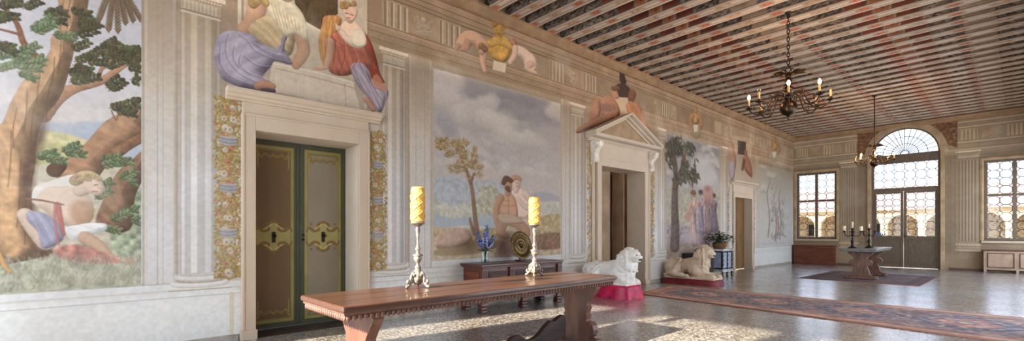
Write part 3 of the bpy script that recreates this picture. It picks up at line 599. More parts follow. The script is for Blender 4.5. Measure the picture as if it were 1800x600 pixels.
# ------------------------------------------------------------------ ceiling beam painting (drawn once, beams share it)
BL = D+RX
BD = HB-H-.0
SIDE = [Canvas(0, BL, 0, BD, .0125, .0125)]; BOT = [Canvas(0, BL, 0, .205, .0125, .0125)]
def paint_side(seed, flip):
    cv = [Canvas(0, BL, 0, BD, .0125, .0125)]
    P = Painter(cv); rs = random.Random(seed)
    P.fn(-1, 9, -1, 9, lambda Y, Z, V: np.array((122, 106, 92))/255.*(1+.5*(vn(Y, Z, .25, seed, 4)-.5))[..., None])
    x = .02; k = 0
    seq = ['a', 'a', 'a', 'r', 'o', 'r', 'a', 'g', 'a', 'a', 'r', 'o', 'r', 'a', 'g', 'a']
    while x < BL:
        s = seq[k % len(seq)]; k += 1
        if s == 'r': w = .34; P.rect(x+.02, x+w-.02, .03, BD-.03, (116, 58, 44), .9, .3, seed)
        elif s == 'o':
            w = .24; P.rect(x, x+w, .0, BD, (176, 150, 124), .9, .1); P.rect(x+.02, x+w-.02, .03, BD-.03, (164, 100, 70), .9, .3)
            P.limb([(x+w/2, BD*.5, .05)]*2, (186, 120, 80), .9, raw=True); P.limb([(x+w/2, BD*.5, .02)]*2, (92, 50, 36), .9, raw=True)
        elif s == 'g': w = .42; P.rect(x, x+w, .03, BD-.03, (170, 148, 124), .9, .3, seed)
        else:
            w = .44; P.rect(x, x+w, .02, BD-.02, (108, 96, 84), .9, .3)
            for q in range(26):
                cx = x+w*rs.random(); cz = BD*(.15+.7*rs.random()); a = rs.uniform(-1.2, 1.2)
                P.leaf(cx, cz, .045, .010, a, rs.choice([(54, 46, 44), (66, 56, 52), (168, 154, 136), (184, 168, 146)]), .95)
            P.limb([(x+.02, BD*.3, .006), (x+w*.3, BD*.7, .006), (x+w*.6, BD*.3, .006), (x+w-.02, BD*.7, .006)], (166, 152, 130), .9, flat=True, raw=True)
        x += w
    P.rect(-1, 9, 0, .022, (190, 172, 152), .9, .1); P.rect(-1, 9, .022, .032, (92, 62, 48), .8); P.rect(-1, 9, BD-.03, BD, (186, 160, 134), .8, .1)
    return cv[0]
def paint_bottom(seed):
    cv = [Canvas(0, BL, 0, .205, .0125, .0125)]
    P = Painter(cv); rs = random.Random(seed)
    P.fn(-1, 9, -1, 9, lambda Y, Z, V: np.array((190, 172, 154))/255.*(1+.3*(vn(Y, Z, .5, seed, 4, .05)-.5))[..., None])
    P.rect(-1, 9, .022, .03, (118, 86, 66), .75); P.rect(-1, 9, .15, .158, (118, 86, 66), .75); P.rect(-1, 9, .036, .042, (150, 120, 96), .6); P.rect(-1, 9, .138, .144, (150, 120, 96), .6)
    x = .12; k = 0
    while x < BL:
        if k % 2 == 0:
            P.limb([(x-.03, .09, .048), (x+.03, .09, .048)], (178, 84, 54), .95, raw=True, dark=.8, tex=.3); P.limb([(x, .09, .018)]*2, (206, 142, 100), .9, raw=True)
            for sd in (-1, 1): P.line([(x+sd*.08, .05), (x+sd*.11, .09), (x+sd*.08, .13)], .007, (92, 66, 50), .8, raw=True)
        else:
            P.rect(x-.14, x+.14, .045, .135, (176, 142, 108), .7, .3)
            for q in range(14): P.leaf(x+rs.uniform(-.12, .12), .09+rs.uniform(-.035, .035), .03, .007, rs.uniform(-1, 1), rs.choice([(142, 84, 58), (110, 88, 66), (186, 160, 126)]), .9)
        x += .52; k += 1
    return cv[0]

# ------------------------------------------------------------------ scene plumbing
C = bpy.context.scene.collection
def lin(c):
    return tuple(((x/255.)/12.92 if x/255. <= .04045 else (((x/255.)+.055)/1.055)**2.4) for x in c)
def npl(a):
    a = np.clip(a, 0, 1); return np.where(a <= .04045, a/12.92, ((a+.055)/1.055)**2.4)
MATS = {}
def mat(name, col, rough=.6, metal=0., col2=None, scale=6., stretch=(1, 1, 1), amt=.5, bump=0., bscale=40., coat=0., emit=None, trans=0., detail=5., sss=0.):
    m = bpy.data.materials.new(name); m.use_nodes = True; n = m.node_tree; b = n.nodes['Principled BSDF']; l = n.links
    c = lin(col)+(1,)
    b.inputs['Roughness'].default_value = rough; b.inputs['Metallic'].default_value = metal; b.inputs['Coat Weight'].default_value = coat
    tc = n.nodes.new('ShaderNodeTexCoord'); mp = n.nodes.new('ShaderNodeMapping'); mp.inputs['Scale'].default_value = stretch
    l.new(tc.outputs['Object'], mp.inputs['Vector'])
    ns = n.nodes.new('ShaderNodeTexNoise'); ns.inputs['Scale'].default_value = scale; ns.inputs['Detail'].default_value = detail; l.new(mp.outputs[0], ns.inputs['Vector'])
    r = n.nodes.new('ShaderNodeValToRGB'); r.color_ramp.elements[0].position = .5-amt*.3; r.color_ramp.elements[1].position = .5+amt*.3
    r.color_ramp.elements[0].color = lin(col2 or darkn(col, .7))+(1,); r.color_ramp.elements[1].color = c
    l.new(ns.outputs['Fac'], r.inputs['Fac']); l.new(r.outputs['Color'], b.inputs['Base Color'])
    if bump:
        n2 = n.nodes.new('ShaderNodeTexNoise'); n2.inputs['Scale'].default_value = bscale; n2.inputs['Detail'].default_value = 4; l.new(mp.outputs[0], n2.inputs['Vector'])
        bp = n.nodes.new('ShaderNodeBump'); bp.inputs['Strength'].default_value = bump; bp.inputs['Distance'].default_value = .01
        l.new(n2.outputs['Fac'], bp.inputs['Height']); l.new(bp.outputs['Normal'], b.inputs['Normal'])
    if emit: b.inputs['Emission Color'].default_value = lin(emit[0])+(1,); b.inputs['Emission Strength'].default_value = emit[1]
    if trans: b.inputs['Transmission Weight'].default_value = trans
    if sss: b.inputs['Subsurface Weight'].default_value = sss; b.inputs['Subsurface Radius'].default_value = (.03, .015, .006)
    MATS[name] = m; return m
def colmat(name, rough=.8, bump=.1, bscale=30, spec=.3):
    m = bpy.data.materials.new(name); m.use_nodes = True; n = m.node_tree; b = n.nodes['Principled BSDF']; l = n.links
    a = n.nodes.new('ShaderNodeAttribute'); a.attribute_name = 'paint'
    l.new(a.outputs['Color'], b.inputs['Base Color']); b.inputs['Roughness'].default_value = rough; b.inputs['Specular IOR Level'].default_value = spec
    tc = n.nodes.new('ShaderNodeTexCoord'); n2 = n.nodes.new('ShaderNodeTexNoise'); n2.inputs['Scale'].default_value = bscale; n2.inputs['Detail'].default_value = 5
    l.new(tc.outputs['Object'], n2.inputs['Vector']); bp = n.nodes.new('ShaderNodeBump'); bp.inputs['Strength'].default_value = bump; bp.inputs['Distance'].default_value = .01
    l.new(n2.outputs['Fac'], bp.inputs['Height']); l.new(bp.outputs['Normal'], b.inputs['Normal'])
    MATS[name] = m; return m
def canvas_mesh(name, canvases, fpos, holes=(), m=None, parent=None, flip=False, extra=None):
    """grids of painted vertices; fpos(Y,Z)->(x,y,z) arrays; holes=callable(cellY,cellZ)->bool mask to drop"""
    co = []; fc = []; cl = []; off = 0
    for c in canvases:
        Yg, Zg = np.meshgrid(c.Y, c.Z); x, y, z = fpos(Yg, Zg)
        co.append(np.stack([x.ravel(), y.ravel(), z.ravel()], 1)); cl.append(npl(c.C).reshape(-1, 3))
        nz, ny = Yg.shape; idx = np.arange(nz*ny).reshape(nz, ny)+off
        q = np.stack([idx[:-1, :-1], idx[:-1, 1:], idx[1:, 1:], idx[1:, :-1]], -1)
        keep = np.ones((nz-1, ny-1), bool)
        if holes:
            cy = (Yg[:-1, :-1]+Yg[1:, 1:])/2; cz = (Zg[:-1, :-1]+Zg[1:, 1:])/2; keep = ~holes(cy, cz)
        q = q[keep]
        fc.append(q[:, ::-1] if flip else q); off += nz*ny
    co = np.concatenate(co); cl = np.concatenate(cl); fc = np.concatenate(fc)
    if extra is not None:                                    # plain faces (verts, quads, colour) e.g. the body behind a painted face
        ev, ef, ec = extra; fc = np.concatenate([fc, np.array(ef)+off]); co = np.concatenate([co, np.array(ev, float)]); cl = np.concatenate([cl, np.tile(np.array(lin(ec)), (len(ev), 1))])
    me = bpy.data.meshes.new(name); n = len(co); f = len(fc)
    me.vertices.add(n); me.vertices.foreach_set('co', co.astype(np.float32).ravel())
    me.loops.add(f*4); me.loops.foreach_set('vertex_index', fc.astype(np.int32).ravel())
    me.polygons.add(f); me.polygons.foreach_set('loop_start', np.arange(0, f*4, 4, dtype=np.int32))
    me.update(calc_edges=True); me.validate()
    at = me.color_attributes.new('paint', 'FLOAT_COLOR', 'POINT')
    if len(me.vertices) == n: at.data.foreach_set('color', np.concatenate([cl, np.ones((n, 1))], 1).astype(np.float32).ravel())
    if m: me.materials.append(m)
    if name is None: return me
    o = bpy.data.objects.new(name, me); C.objects.link(o)
    if parent: o.parent = parent
    return o

class MB:
    """collects shapes into one mesh"""
    def __init__(s): s.v = []; s.f = []; s.sm = []
    def add(s, vs, fs, smooth=False):
        o = len(s.v); s.v += [tuple(v) for v in vs]; s.f += [tuple(i+o for i in f) for f in fs]; s.sm += [smooth]*len(fs); return s
    def box(s, x0, x1, y0, y1, z0, z1, M=None):
        vs = [(x, y, z) for x in (x0, x1) for y in (y0, y1) for z in (z0, z1)]
        if M: vs = [tuple(M @ Vector(v)) for v in vs]
        return s.add(vs, [(0, 1, 3, 2), (4, 6, 7, 5), (0, 4, 5, 1), (2, 3, 7, 6), (0, 2, 6, 4), (1, 5, 7, 3)])
    def lathe(s, prof, cx=0, cy=0, z=0, n=24, M=None, smooth=True, tw=0):
        vs = []; fs = []
        for i, (r, h) in enumerate(prof):
            for k in range(n):
                a = 2*PI*k/n+tw*h; vs.append((cx+r*math.cos(a), cy+r*math.sin(a), z+h))
        for i in range(len(prof)-1):
            for k in range(n): fs.append((i*n+k, i*n+(k+1) % n, (i+1)*n+(k+1) % n, (i+1)*n+k))
        fs.append(tuple(range(n))[::-1]); fs.append(tuple((len(prof)-1)*n+k for k in range(n)))
        if M: vs = [tuple(M @ Vector(v)) for v in vs]
        return s.add(vs, fs, smooth)
    def tube(s, pts, r, n=8, closed=False, smooth=True, flat=1.):
        pts = [Vector(p) for p in pts]; rs = r if isinstance(r, (list, tuple)) else [r]*len(pts)
        vs = []; fs = []; N = len(pts); up = None
        for i, p in enumerate(pts):
            a = pts[(i-1) % N] if (closed or i > 0) else p; b = pts[(i+1) % N] if (closed or i < N-1) else p
            t = (b-a).normalized() if (b-a).length > 1e-9 else Vector((0, 0, 1))
            if up is None:
                up = Vector((0, 0, 1)) if abs(t.z) < .9 else Vector((1, 0, 0))
            u = (up-t*up.dot(t)); u = u.normalized() if u.length > 1e-6 else t.orthogonal().normalized(); up = u; w = t.cross(u)
            for k in range(n):
                an = 2*PI*k/n; vs.append(p+(u*math.cos(an)+w*math.sin(an)*flat)*rs[i])
        for i in range(N if closed else N-1):
            j = (i+1) % N
            for k in range(n): fs.append((i*n+k, i*n+(k+1) % n, j*n+(k+1) % n, j*n+k))
        if not closed: fs.append(tuple(range(n))[::-1]); fs.append(tuple((N-1)*n+k for k in range(n)))
        return s.add(vs, fs, smooth)
    def prism(s, prof, a0, a1, plane='xz', M=None, smooth=False):
        """extrude a closed 2-D outline between a0 and a1 along the remaining axis"""
        def pt(p, a): return {'xz': (p[0], a, p[1]), 'yz': (a, p[0], p[1]), 'xy': (p[0], p[1], a)}[plane]
        n = len(prof); vs = [pt(p, a0) for p in prof]+[pt(p, a1) for p in prof]
        if M: vs = [tuple(M @ Vector(v)) for v in vs]
        fs = [(k, (k+1) % n, n+(k+1) % n, n+k) for k in range(n)]+[tuple(range(n))[::-1], tuple(range(n, 2*n))]
        return s.add(vs, fs, smooth)
    def ball(s, c, r, n=12, M=None):
        rx, ry, rz = r if isinstance(r, (tuple, list)) else (r, r, r)
        vs = []; fs = []; m = n//2+1
        for i in range(1, m):
            th = PI*i/m
            for k in range(n): vs.append((rx*math.sin(th)*math.cos(2*PI*k/n), ry*math.sin(th)*math.sin(2*PI*k/n), rz*math.cos(th)))
        for i in range(m-2):
            for k in range(n): fs.append((i*n+k, (i+1)*n+k, (i+1)*n+(k+1) % n, i*n+(k+1) % n))
        t = len(vs); vs += [(0, 0, rz), (0, 0, -rz)]
        for k in range(n): fs.append((t, k, (k+1) % n)); fs.append((t+1, (m-2)*n+(k+1) % n, (m-2)*n+k))
        if M: vs = [tuple(M @ Vector(v)) for v in vs]
        vs = [(v[0]+c[0], v[1]+c[1], v[2]+c[2]) for v in vs]
        return s.add(vs, fs, True)
    def build(s, name, m, parent=None, bevel=0, seg=2):
        me = bpy.data.meshes.new(name); me.from_pydata(s.v, [], s.f); me.validate()
        me.polygons.foreach_set('use_smooth', s.sm[:len(me.polygons)] if len(s.sm) >= len(me.polygons) else [False]*len(me.polygons))
        bm = bmesh.new(); bm.from_mesh(me); bmesh.ops.recalc_face_normals(bm, faces=bm.faces); bm.to_mesh(me); bm.free()
        me.materials.append(m if not isinstance(m, str) else MATS[m])
        o = bpy.data.objects.new(name, me); C.objects.link(o)
        if parent: o.parent = parent
        if bevel:
            b = o.modifiers.new('bevel', 'BEVEL'); b.width = bevel; b.segments = seg; b.limit_method = 'ANGLE'; b.angle_limit = .7
        return o
def tag(o, label, cat, group=None):
    o['label'] = label; o['category'] = cat
    if group: o['group'] = group
    return o
def struct(o): o['kind'] = 'structure'; return o
def thing(name, label, cat, loc=(0, 0, 0), rz=0, group=None):
    o = bpy.data.objects.new(name, None); C.objects.link(o); o.location = loc; o.rotation_euler = (0, 0, rz); o.empty_display_size = .1
    return tag(o, label, cat, group)
def sempty(name, loc=(0, 0, 0)):
    o = bpy.data.objects.new(name, None); C.objects.link(o); o.location = loc; return struct(o)
def kids(o): return [c for c in bpy.data.objects if c.parent == o]
def copy_tree(o, parent=None):
    c = o.copy(); C.objects.link(c); c.parent = parent
    for ch in kids(o): copy_tree(ch, c)
    return c
def smooth_closed(pts, k=5):
    out = []; n = len(pts)
    for i in range(n):
        p0, p1, p2, p3 = [Vector(pts[(i+j) % n]) for j in (-1, 0, 1, 2)]
        for q in range(k):
            t = q/k; out.append(tuple(.5*((2*p1)+(-p0+p2)*t+(2*p0-5*p1+4*p2-p3)*t*t+(-p0+3*p1-3*p2+p3)*t**3)))
    return out
def smooth_open(pts, k=5):
    out = []; n = len(pts)
    for i in range(n-1):
        p0, p1, p2, p3 = Vector(pts[max(0, i-1)]), Vector(pts[i]), Vector(pts[i+1]), Vector(pts[min(n-1, i+2)])
        for q in range(k):
            t = q/k; out.append(tuple(.5*((2*p1)+(-p0+p2)*t+(2*p0-5*p1+4*p2-p3)*t*t+(-p0+3*p1-3*p2+p3)*t**3)))
    out.append(tuple(pts[-1])); return out
# ------------------------------------------------------------------ materials
mural = colmat('painted plaster', .8, .10, 18)
beam_m = colmat('painted timber', .7, .3, 22)
n = beam_m.node_tree; b = n.nodes['Principled BSDF']; a = [x for x in n.nodes if x.type == 'ATTRIBUTE'][0]
oi = n.nodes.new('ShaderNodeObjectInfo'); mr = n.nodes.new('ShaderNodeMapRange'); mr.inputs['To Min'].default_value = .82; mr.inputs['To Max'].default_value = 1.08
hs = n.nodes.new('ShaderNodeHueSaturation'); n.links.new(oi.outputs['Random'], mr.inputs['Value']); n.links.new(mr.outputs[0], hs.inputs['Value']); n.links.new(a.outputs['Color'], hs.inputs['Color']); n.links.new(hs.outputs[0], b.inputs['Base Color'])
rug_m = colmat('woven wool', .95, .5, 120, .1)
door_m = colmat('painted door', .5, .06, 20)
mat('stone', (190, 170, 148), .75, col2=(178, 158, 134), scale=3, stretch=(1, 1, .6), amt=.9, bump=.5, bscale=50)
mat('stone worn', (204, 188, 168), .75, col2=(188, 170, 148), scale=3, amt=1.2, bump=.4, bscale=40)
mat('timber ceiling', (168, 138, 112), .8, col2=(128, 84, 64), scale=4, stretch=(1, 8, 8), amt=.7, bump=.3)
mat('dark void', (40, 30, 24), .9)
mat('plaster room', (150, 122, 92), .85, col2=(120, 96, 70), scale=2, bump=.1)
mat('walnut', (90, 60, 46), .30, col2=(60, 38, 30), scale=3.2, stretch=(6, 1, 6), amt=.8, bump=.18, bscale=24, coat=.25)
mat('walnut pale', (122, 84, 68), .4, col2=(84, 56, 46), scale=3, stretch=(5, 5, 1), amt=.8, bump=.15, bscale=20)
mat('walnut dark', (70, 38, 28), .6, col2=(34, 18, 14), scale=4, stretch=(5, 1, 5), bump=.2)
mat('chest wood', (92, 44, 28), .36, col2=(52, 24, 18), scale=4, stretch=(4, 1, 4), amt=.8, bump=.15, coat=.2)
mat('silver', (190, 180, 162), .4, .5, col2=(96, 86, 74), scale=26, amt=.9, bump=.35, bscale=60)
mat('wax yellow', (238, 194, 108), .45, col2=(220, 156, 64), scale=24, amt=.7, bump=.3, bscale=50, sss=.25)
mat('wax ivory', (236, 222, 188), .5, sss=.15, col2=(220, 200, 160))
mat('brass dark', (70, 54, 38), .34, .85, col2=(38, 28, 22), scale=18, amt=.8)
mat('iron', (38, 32, 30), .5, .6)
mat('bronze plate', (112, 92, 56), .36, .85, col2=(58, 46, 30), scale=20, amt=.9, bump=.3, bscale=60)
mat('lion white', (240, 238, 232), .7, col2=(214, 208, 198), scale=9, amt=.7, bump=.35, bscale=24)
mat('lion beige', (220, 202, 176), .8, col2=(172, 150, 124), scale=5, amt=1.0, bump=.4, bscale=22)
mat('magenta satin', (206, 16, 74), .45, col2=(150, 6, 60), scale=8, bump=.3, bscale=16)
mat('crimson cloth', (128, 14, 30), .6, col2=(80, 6, 18), scale=8, bump=.3, bscale=16)
mat('window wood', (108, 92, 74), .55, col2=(88, 74, 58), scale=6, stretch=(6, 6, 1), bump=.1)
mat('lead', (70, 68, 70), .6)
mat('radiator wood', (112, 54, 26), .45, col2=(80, 34, 16), scale=3, stretch=(1, 4, 6), bump=.1)
mat('cabinet beige', (168, 142, 118), .55, col2=(146, 120, 98), scale=4)
mat('cabinet line', (92, 38, 26), .5)
mat('ebony', (30, 26, 30), .3, col2=(16, 14, 18), coat=.3)
mat('pale marble', (186, 198, 214), .25, col2=(128, 142, 166), scale=6, amt=.9, coat=.2)
mat('white trim', (226, 228, 232), .35)
mat('slate top', (120, 118, 116), .3, col2=(92, 90, 90), scale=6)
mat('table stone wood', (122, 86, 66), .5, col2=(84, 56, 44), scale=5, stretch=(4, 4, 1), bump=.2)
mat('basket', (132, 92, 60), .8, col2=(88, 58, 38), scale=30, bump=.8, bscale=60)
mat('leaf', (66, 82, 46), .55, col2=(38, 50, 30), scale=10)
mat('leaf pale', (96, 112, 74), .55, col2=(60, 76, 48), scale=10)
mat('petal blue', (112, 124, 176), .7, col2=(78, 90, 150), scale=20)
mat('petal pale', (168, 176, 210), .7, col2=(120, 130, 186), scale=20)
mat('stem', (84, 104, 60), .6)
mat('bulb lit', (255, 220, 150), .3, emit=((255, 190, 100), 90.))
mat('candle sleeve', (226, 190, 128), .5, sss=.1, col2=(206, 166, 100))
mat('roof tile', (206, 176, 164), .85, col2=(178, 140, 128), scale=5, amt=.9)
mat('facade', (236, 212, 168), .9, col2=(226, 198, 150), scale=2)
mat('facade shade', (226, 204, 164), .9)
mat('gravel', (196, 186, 170), .95, col2=(170, 160, 146), scale=30)
mat('terracotta', (170, 104, 72), .8)
mat('handle metal', (60, 50, 42), .4, .8)
def glass(name, tint, gl=.08, rough=.0):
    m = bpy.data.materials.new(name); m.use_nodes = True; n = m.node_tree; n.nodes.clear(); l = n.links
    o = n.nodes.new('ShaderNodeOutputMaterial'); t = n.nodes.new('ShaderNodeBsdfTransparent'); g = n.nodes.new('ShaderNodeBsdfGlossy'); mx = n.nodes.new('ShaderNodeMixShader')
    t.inputs[0].default_value = lin(tint)+(1,); g.inputs['Roughness'].default_value = rough
    lw = n.nodes.new('ShaderNodeLayerWeight'); lw.inputs[0].default_value = .25; fr = n.nodes.new('ShaderNodeMapRange'); fr.inputs['To Min'].default_value = .03; fr.inputs['To Max'].default_value = .45; l.new(lw.outputs['Facing'], fr.inputs['Value'])
    tc = n.nodes.new('ShaderNodeTexCoord'); ns = n.nodes.new('ShaderNodeTexNoise'); ns.inputs['Scale'].default_value = 8; bp = n.nodes.new('ShaderNodeBump'); bp.inputs['Strength'].default_value = .2; bp.inputs['Distance'].default_value = .01
    l.new(tc.outputs['Object'], ns.inputs['Vector']); l.new(ns.outputs['Fac'], bp.inputs['Height']); l.new(bp.outputs[0], g.inputs['Normal'])
    l.new(fr.outputs[0], mx.inputs[0]); l.new(t.outputs[0], mx.inputs[1]); l.new(g.outputs[0], mx.inputs[2]); l.new(mx.outputs[0], o.inputs[0]); MATS[name] = m
glass('window glass', (203, 206, 210)); glass('vase glass', (244, 249, 249))

def terrazzo():
    m = bpy.data.materials.new('terrazzo'); m.use_nodes = True; n = m.node_tree; l = n.links; b = n.nodes['Principled BSDF']
    tc = n.nodes.new('ShaderNodeTexCoord')
    v = n.nodes.new('ShaderNodeTexVoronoi'); v.inputs['Scale'].default_value = 48; l.new(tc.outputs['Object'], v.inputs['Vector'])
    r = n.nodes.new('ShaderNodeValToRGB'); r.color_ramp.interpolation = 'CONSTANT'
    els = [(0, (86, 83, 80)), (.16, (150, 146, 140)), (.40, (116, 111, 106)), (.56, (186, 181, 173)), (.72, (110, 105, 100)), (.84, (208, 205, 199)), (.94, (72, 66, 60))]
    for i, (p, c) in enumerate(els):
        e = r.color_ramp.elements[i] if i < 2 else r.color_ramp.elements.new(p)
        e.position = p; e.color = lin(c)+(1,)
    sp = n.nodes.new('ShaderNodeSeparateColor'); l.new(v.outputs['Color'], sp.inputs[0]); l.new(sp.outputs[0], r.inputs['Fac'])
    ns = n.nodes.new('ShaderNodeTexNoise'); ns.inputs['Scale'].default_value = .7; ns.inputs['Detail'].default_value = 6; l.new(tc.outputs['Object'], ns.inputs['Vector'])
    mx = n.nodes.new('ShaderNodeMix'); mx.data_type = 'RGBA'; mx.blend_type = 'MULTIPLY'; mx.inputs[0].default_value = .6
    r2 = n.nodes.new('ShaderNodeValToRGB'); r2.color_ramp.elements[0].position = .35; r2.color_ramp.elements[0].color = (.55, .5, .45, 1); r2.color_ramp.elements[1].position = .65; r2.color_ramp.elements[1].color = (1, 1, 1, 1)
    l.new(ns.outputs['Fac'], r2.inputs['Fac']); l.new(r.outputs[0], mx.inputs[6]); l.new(r2.outputs[0], mx.inputs[7]); l.new(mx.outputs[2], b.inputs['Base Color'])
    n3 = n.nodes.new('ShaderNodeTexNoise'); n3.inputs['Scale'].default_value = 1.6; n3.inputs['Detail'].default_value = 5; l.new(tc.outputs['Object'], n3.inputs['Vector'])
    mr = n.nodes.new('ShaderNodeMapRange'); mr.inputs['From Min'].default_value = .35; mr.inputs['From Max'].default_value = .65; mr.inputs['To Min'].default_value = .24; mr.inputs['To Max'].default_value = .40
    l.new(n3.outputs['Fac'], mr.inputs['Value']); l.new(mr.outputs[0], b.inputs['Roughness'])
    b.inputs['Specular IOR Level'].default_value = .75; b.inputs['Coat Weight'].default_value = 1.0; b.inputs['Coat Roughness'].default_value = .22; b.inputs['Coat IOR'].default_value = 1.75
    n4 = n.nodes.new('ShaderNodeTexNoise'); n4.inputs['Scale'].default_value = 5; n4.inputs['Detail'].default_value = 3; l.new(tc.outputs['Object'], n4.inputs['Vector'])
    bp = n.nodes.new('ShaderNodeBump'); bp.inputs['Strength'].default_value = .10; bp.inputs['Distance'].default_value = .02; l.new(n4.outputs['Fac'], bp.inputs['Height']); l.new(bp.outputs[0], b.inputs['Normal']); l.new(bp.outputs[0], b.inputs['Coat Normal'])
    MATS['terrazzo'] = m
terrazzo()

# ------------------------------------------------------------------ the room
struct(MB().box(-D-.6, RX+.4, BY-.4, L+.35, -.12, 0).build('floor', 'terrazzo'))
HLS = np.array(HOLES)
def lw_holes(y, z):
    m = np.zeros(y.shape, bool)
    for a, b_, c, d in HOLES: m |= (y > a) & (y < b_) & (z < d)
    return m
wl = canvas_mesh('wall_left', LW, lambda Y, Z: (np.full(Y.shape, -D), Y, Z), lw_holes, mural); struct(wl)
def fw_holes(x, z):
    m = np.zeros(x.shape, bool)
    for a, b_, c, d in FH: m |= (x > a) & (x < b_) & (z > c) & (z < d)
    m |= (np.hypot(x-ZW[0], z-ZW[1]) < ZW[2]) & (z > ZW[1])
    return m
wf = canvas_mesh('wall_far', FW, lambda X, Z: (X, np.full(X.shape, L), Z), fw_holes, mural, flip=True); struct(wf)
# back wall (behind the camera) and right wall, tall openings added to shape daylight
w = MB(); BZ = 4.45
for x0, x1 in ((-D-.02, -5.95), (-5.35, -4.55), (-2.9, -2.5), (-.75, RX)): w.box(x0, x1, BY-.15, BY, 0, HB)
w.box(-D-.02, RX, BY-.15, BY, BZ, HB)
struct(w.build('wall_back', 'plaster room'))
w = MB(); rz0, rz1 = .02, 3.1
bays = [(5.4, 7.4), (8.5, 10.7), (11.7, 14.0), (14.9, 17.2), (17.9, 20.4)]
prev = BY
for a, b_ in bays: w.box(RX, RX+.3, prev, a, 0, HB); w.box(RX, RX+.3, a, b_, 0, rz0); w.box(RX, RX+.3, a, b_, rz1, HB); prev = b_
w.box(RX, RX+.3, prev, L+.3, 0, HB)
struct(w.build('wall_right', 'plaster room'))

# ceiling: boards plus painted beams
ce = MB().box(-D-.1, RX+.1, BY-.1, L+.1, HB, HB+.1).build('ceiling', 'timber ceiling'); struct(ce)
def beam_mesh(i):
    c1_, c2_ = paint_side(11+i, 0), paint_bottom(31+i)
    W_ = .205; off = 0
    co = []; fc = []; cl = []
    for c, f in ((c1_, lambda Y, Z: (Y-D, np.full(Y.shape, 0.), Z)), (c2_, lambda Y, Z: (Y-D, Z, np.full(Y.shape, 0.))), (c1_, lambda Y, Z: (Y-D, np.full(Y.shape, W_), Z))):
        Yg, Zg = np.meshgrid(c.Y, c.Z); x, y, z = f(Yg, Zg); co.append(np.stack([x.ravel(), y.ravel(), z.ravel()], 1)); cl.append(npl(c.C).reshape(-1, 3))
        nz, ny = Yg.shape; idx = np.arange(nz*ny).reshape(nz, ny)+off; off += nz*ny
        fc.append(np.stack([idx[:-1, :-1], idx[:-1, 1:], idx[1:, 1:], idx[1:, :-1]], -1).reshape(-1, 4))
    co = np.concatenate(co); cl = np.concatenate(cl); fc = np.concatenate(fc)
    me = bpy.data.meshes.new('beam'); me.vertices.add(len(co)); me.vertices.foreach_set('co', co.astype(np.float32).ravel())
    me.loops.add(len(fc)*4); me.loops.foreach_set('vertex_index', fc.astype(np.int32).ravel()); me.polygons.add(len(fc)); me.polygons.foreach_set('loop_start', np.arange(0, len(fc)*4, 4, dtype=np.int32))
    me.update(calc_edges=True)
    at = me.color_attributes.new('paint', 'FLOAT_COLOR', 'POINT'); at.data.foreach_set('color', np.concatenate([cl, np.ones((len(cl), 1))], 1).astype(np.float32).ravel())
    me.materials.append(beam_m); return me
bms = [beam_mesh(i) for i in range(3)]
PITCH = .466; k = 0; y = 5.07-.205-PITCH*12
while y < L-.1:
    if y > BY+.05:
        o = bpy.data.objects.new('beam', bms[k % 3]); o.location = (0, y, H); C.objects.link(o); o.parent = ce; k += 1
    y += PITCH
# cornice under the beams
CPR = [(0, 0), (.03, 0), (.03, .03), (.055, .05), (.07, .11), (.10, .14), (.10, .17), (0, .17)]
m1 = MB(); m1.prism([(-D+.0+p[0], 4.85+p[1]) for p in CPR], BY, L, 'xz'); struct(m1.build('trim_1', mat('cornice paint', (166, 132, 96), .75, col2=(140, 110, 78), scale=4, bump=.2)))
m1 = MB(); m1.prism([(L-p[0], 4.85+p[1]) for p in CPR], -D, RX, 'yz'); struct(m1.build('trim_2', 'cornice paint'))
# low skirting on the left wall between the doors
sk = MB()
for a, b_ in ((BY, 1.2), (2.82, 7.8), (9.94, 14.7), (16.5, L)): sk.box(-D, -D+.02, a, b_, 0, .075)
struct(sk.build('baseboard_left', mat('skirting stone', (176, 168, 156), .7, col2=(140, 130, 118), scale=8, bump=.3)))
struct(MB().box(-4.55, -3.75, L-.02, L, 0, .08).box(-1.5, -.72, L-.02, L, 0, .08).build('baseboard_far', mat('skirting brown', (104, 78, 56), .6, col2=(80, 58, 40))))

# ------------------------------------------------------------------ doorways of the left wall
XW = -D
def door_surround(root, y0, y1, top, wj, pj=.05, lint=.18, frieze=.16, corn=.12, over=.16, proj=.15, m='stone'):
    f = MB()
    for a, b_, s in ((y0-wj, y0, -1), (y1, y1+wj, 1)):
        f.box(XW, XW+pj, a, b_, .0, top+lint)
        f.box(XW+pj, XW+pj+.012, (a if s < 0 else b_-.03), (a+.03 if s < 0 else b_), .12, top+lint-.005)
        f.box(XW, XW+pj+.025, a-.012, b_+.012, 0, .11)
    f.box(XW, XW+pj, y0, y1, top, top+lint)
    f.box(XW+pj, XW+pj+.012, y0-wj+.03, y1+wj-.03, top+lint-.03, top+lint)
    f.build('frame', m, root, .006)
    fr = MB().box(XW, XW+pj-.012, y0-wj+.01, y1+wj-.01, top+lint, top+lint+frieze).build('frieze', m, root, .004)
    z = top+lint+frieze
    pr = [(0, 0), (pj, 0), (pj, .02), (pj+.03, .035), (pj+.04, .06), (proj-.02, .075), (proj-.01, .09), (proj, .10), (proj, corn), (0, corn)]
    c = MB(); c.prism([(XW+p[0], z+p[1]) for p in pr], y0-wj-over, y1+wj+over, 'xz'); c.build('cornice', m, root, .004)
def reveal(root, y0, y1, top, xb, m='stone worn', sill=True):
    r = MB()
    r.box(xb, XW, y0-.06, y0, 0, top+.06); r.box(xb, XW, y1, y1+.06, 0, top+.06); r.box(xb, XW, y0-.06, y1+.06, top, top+.06)
    r.build('reveal', m, root, .004)
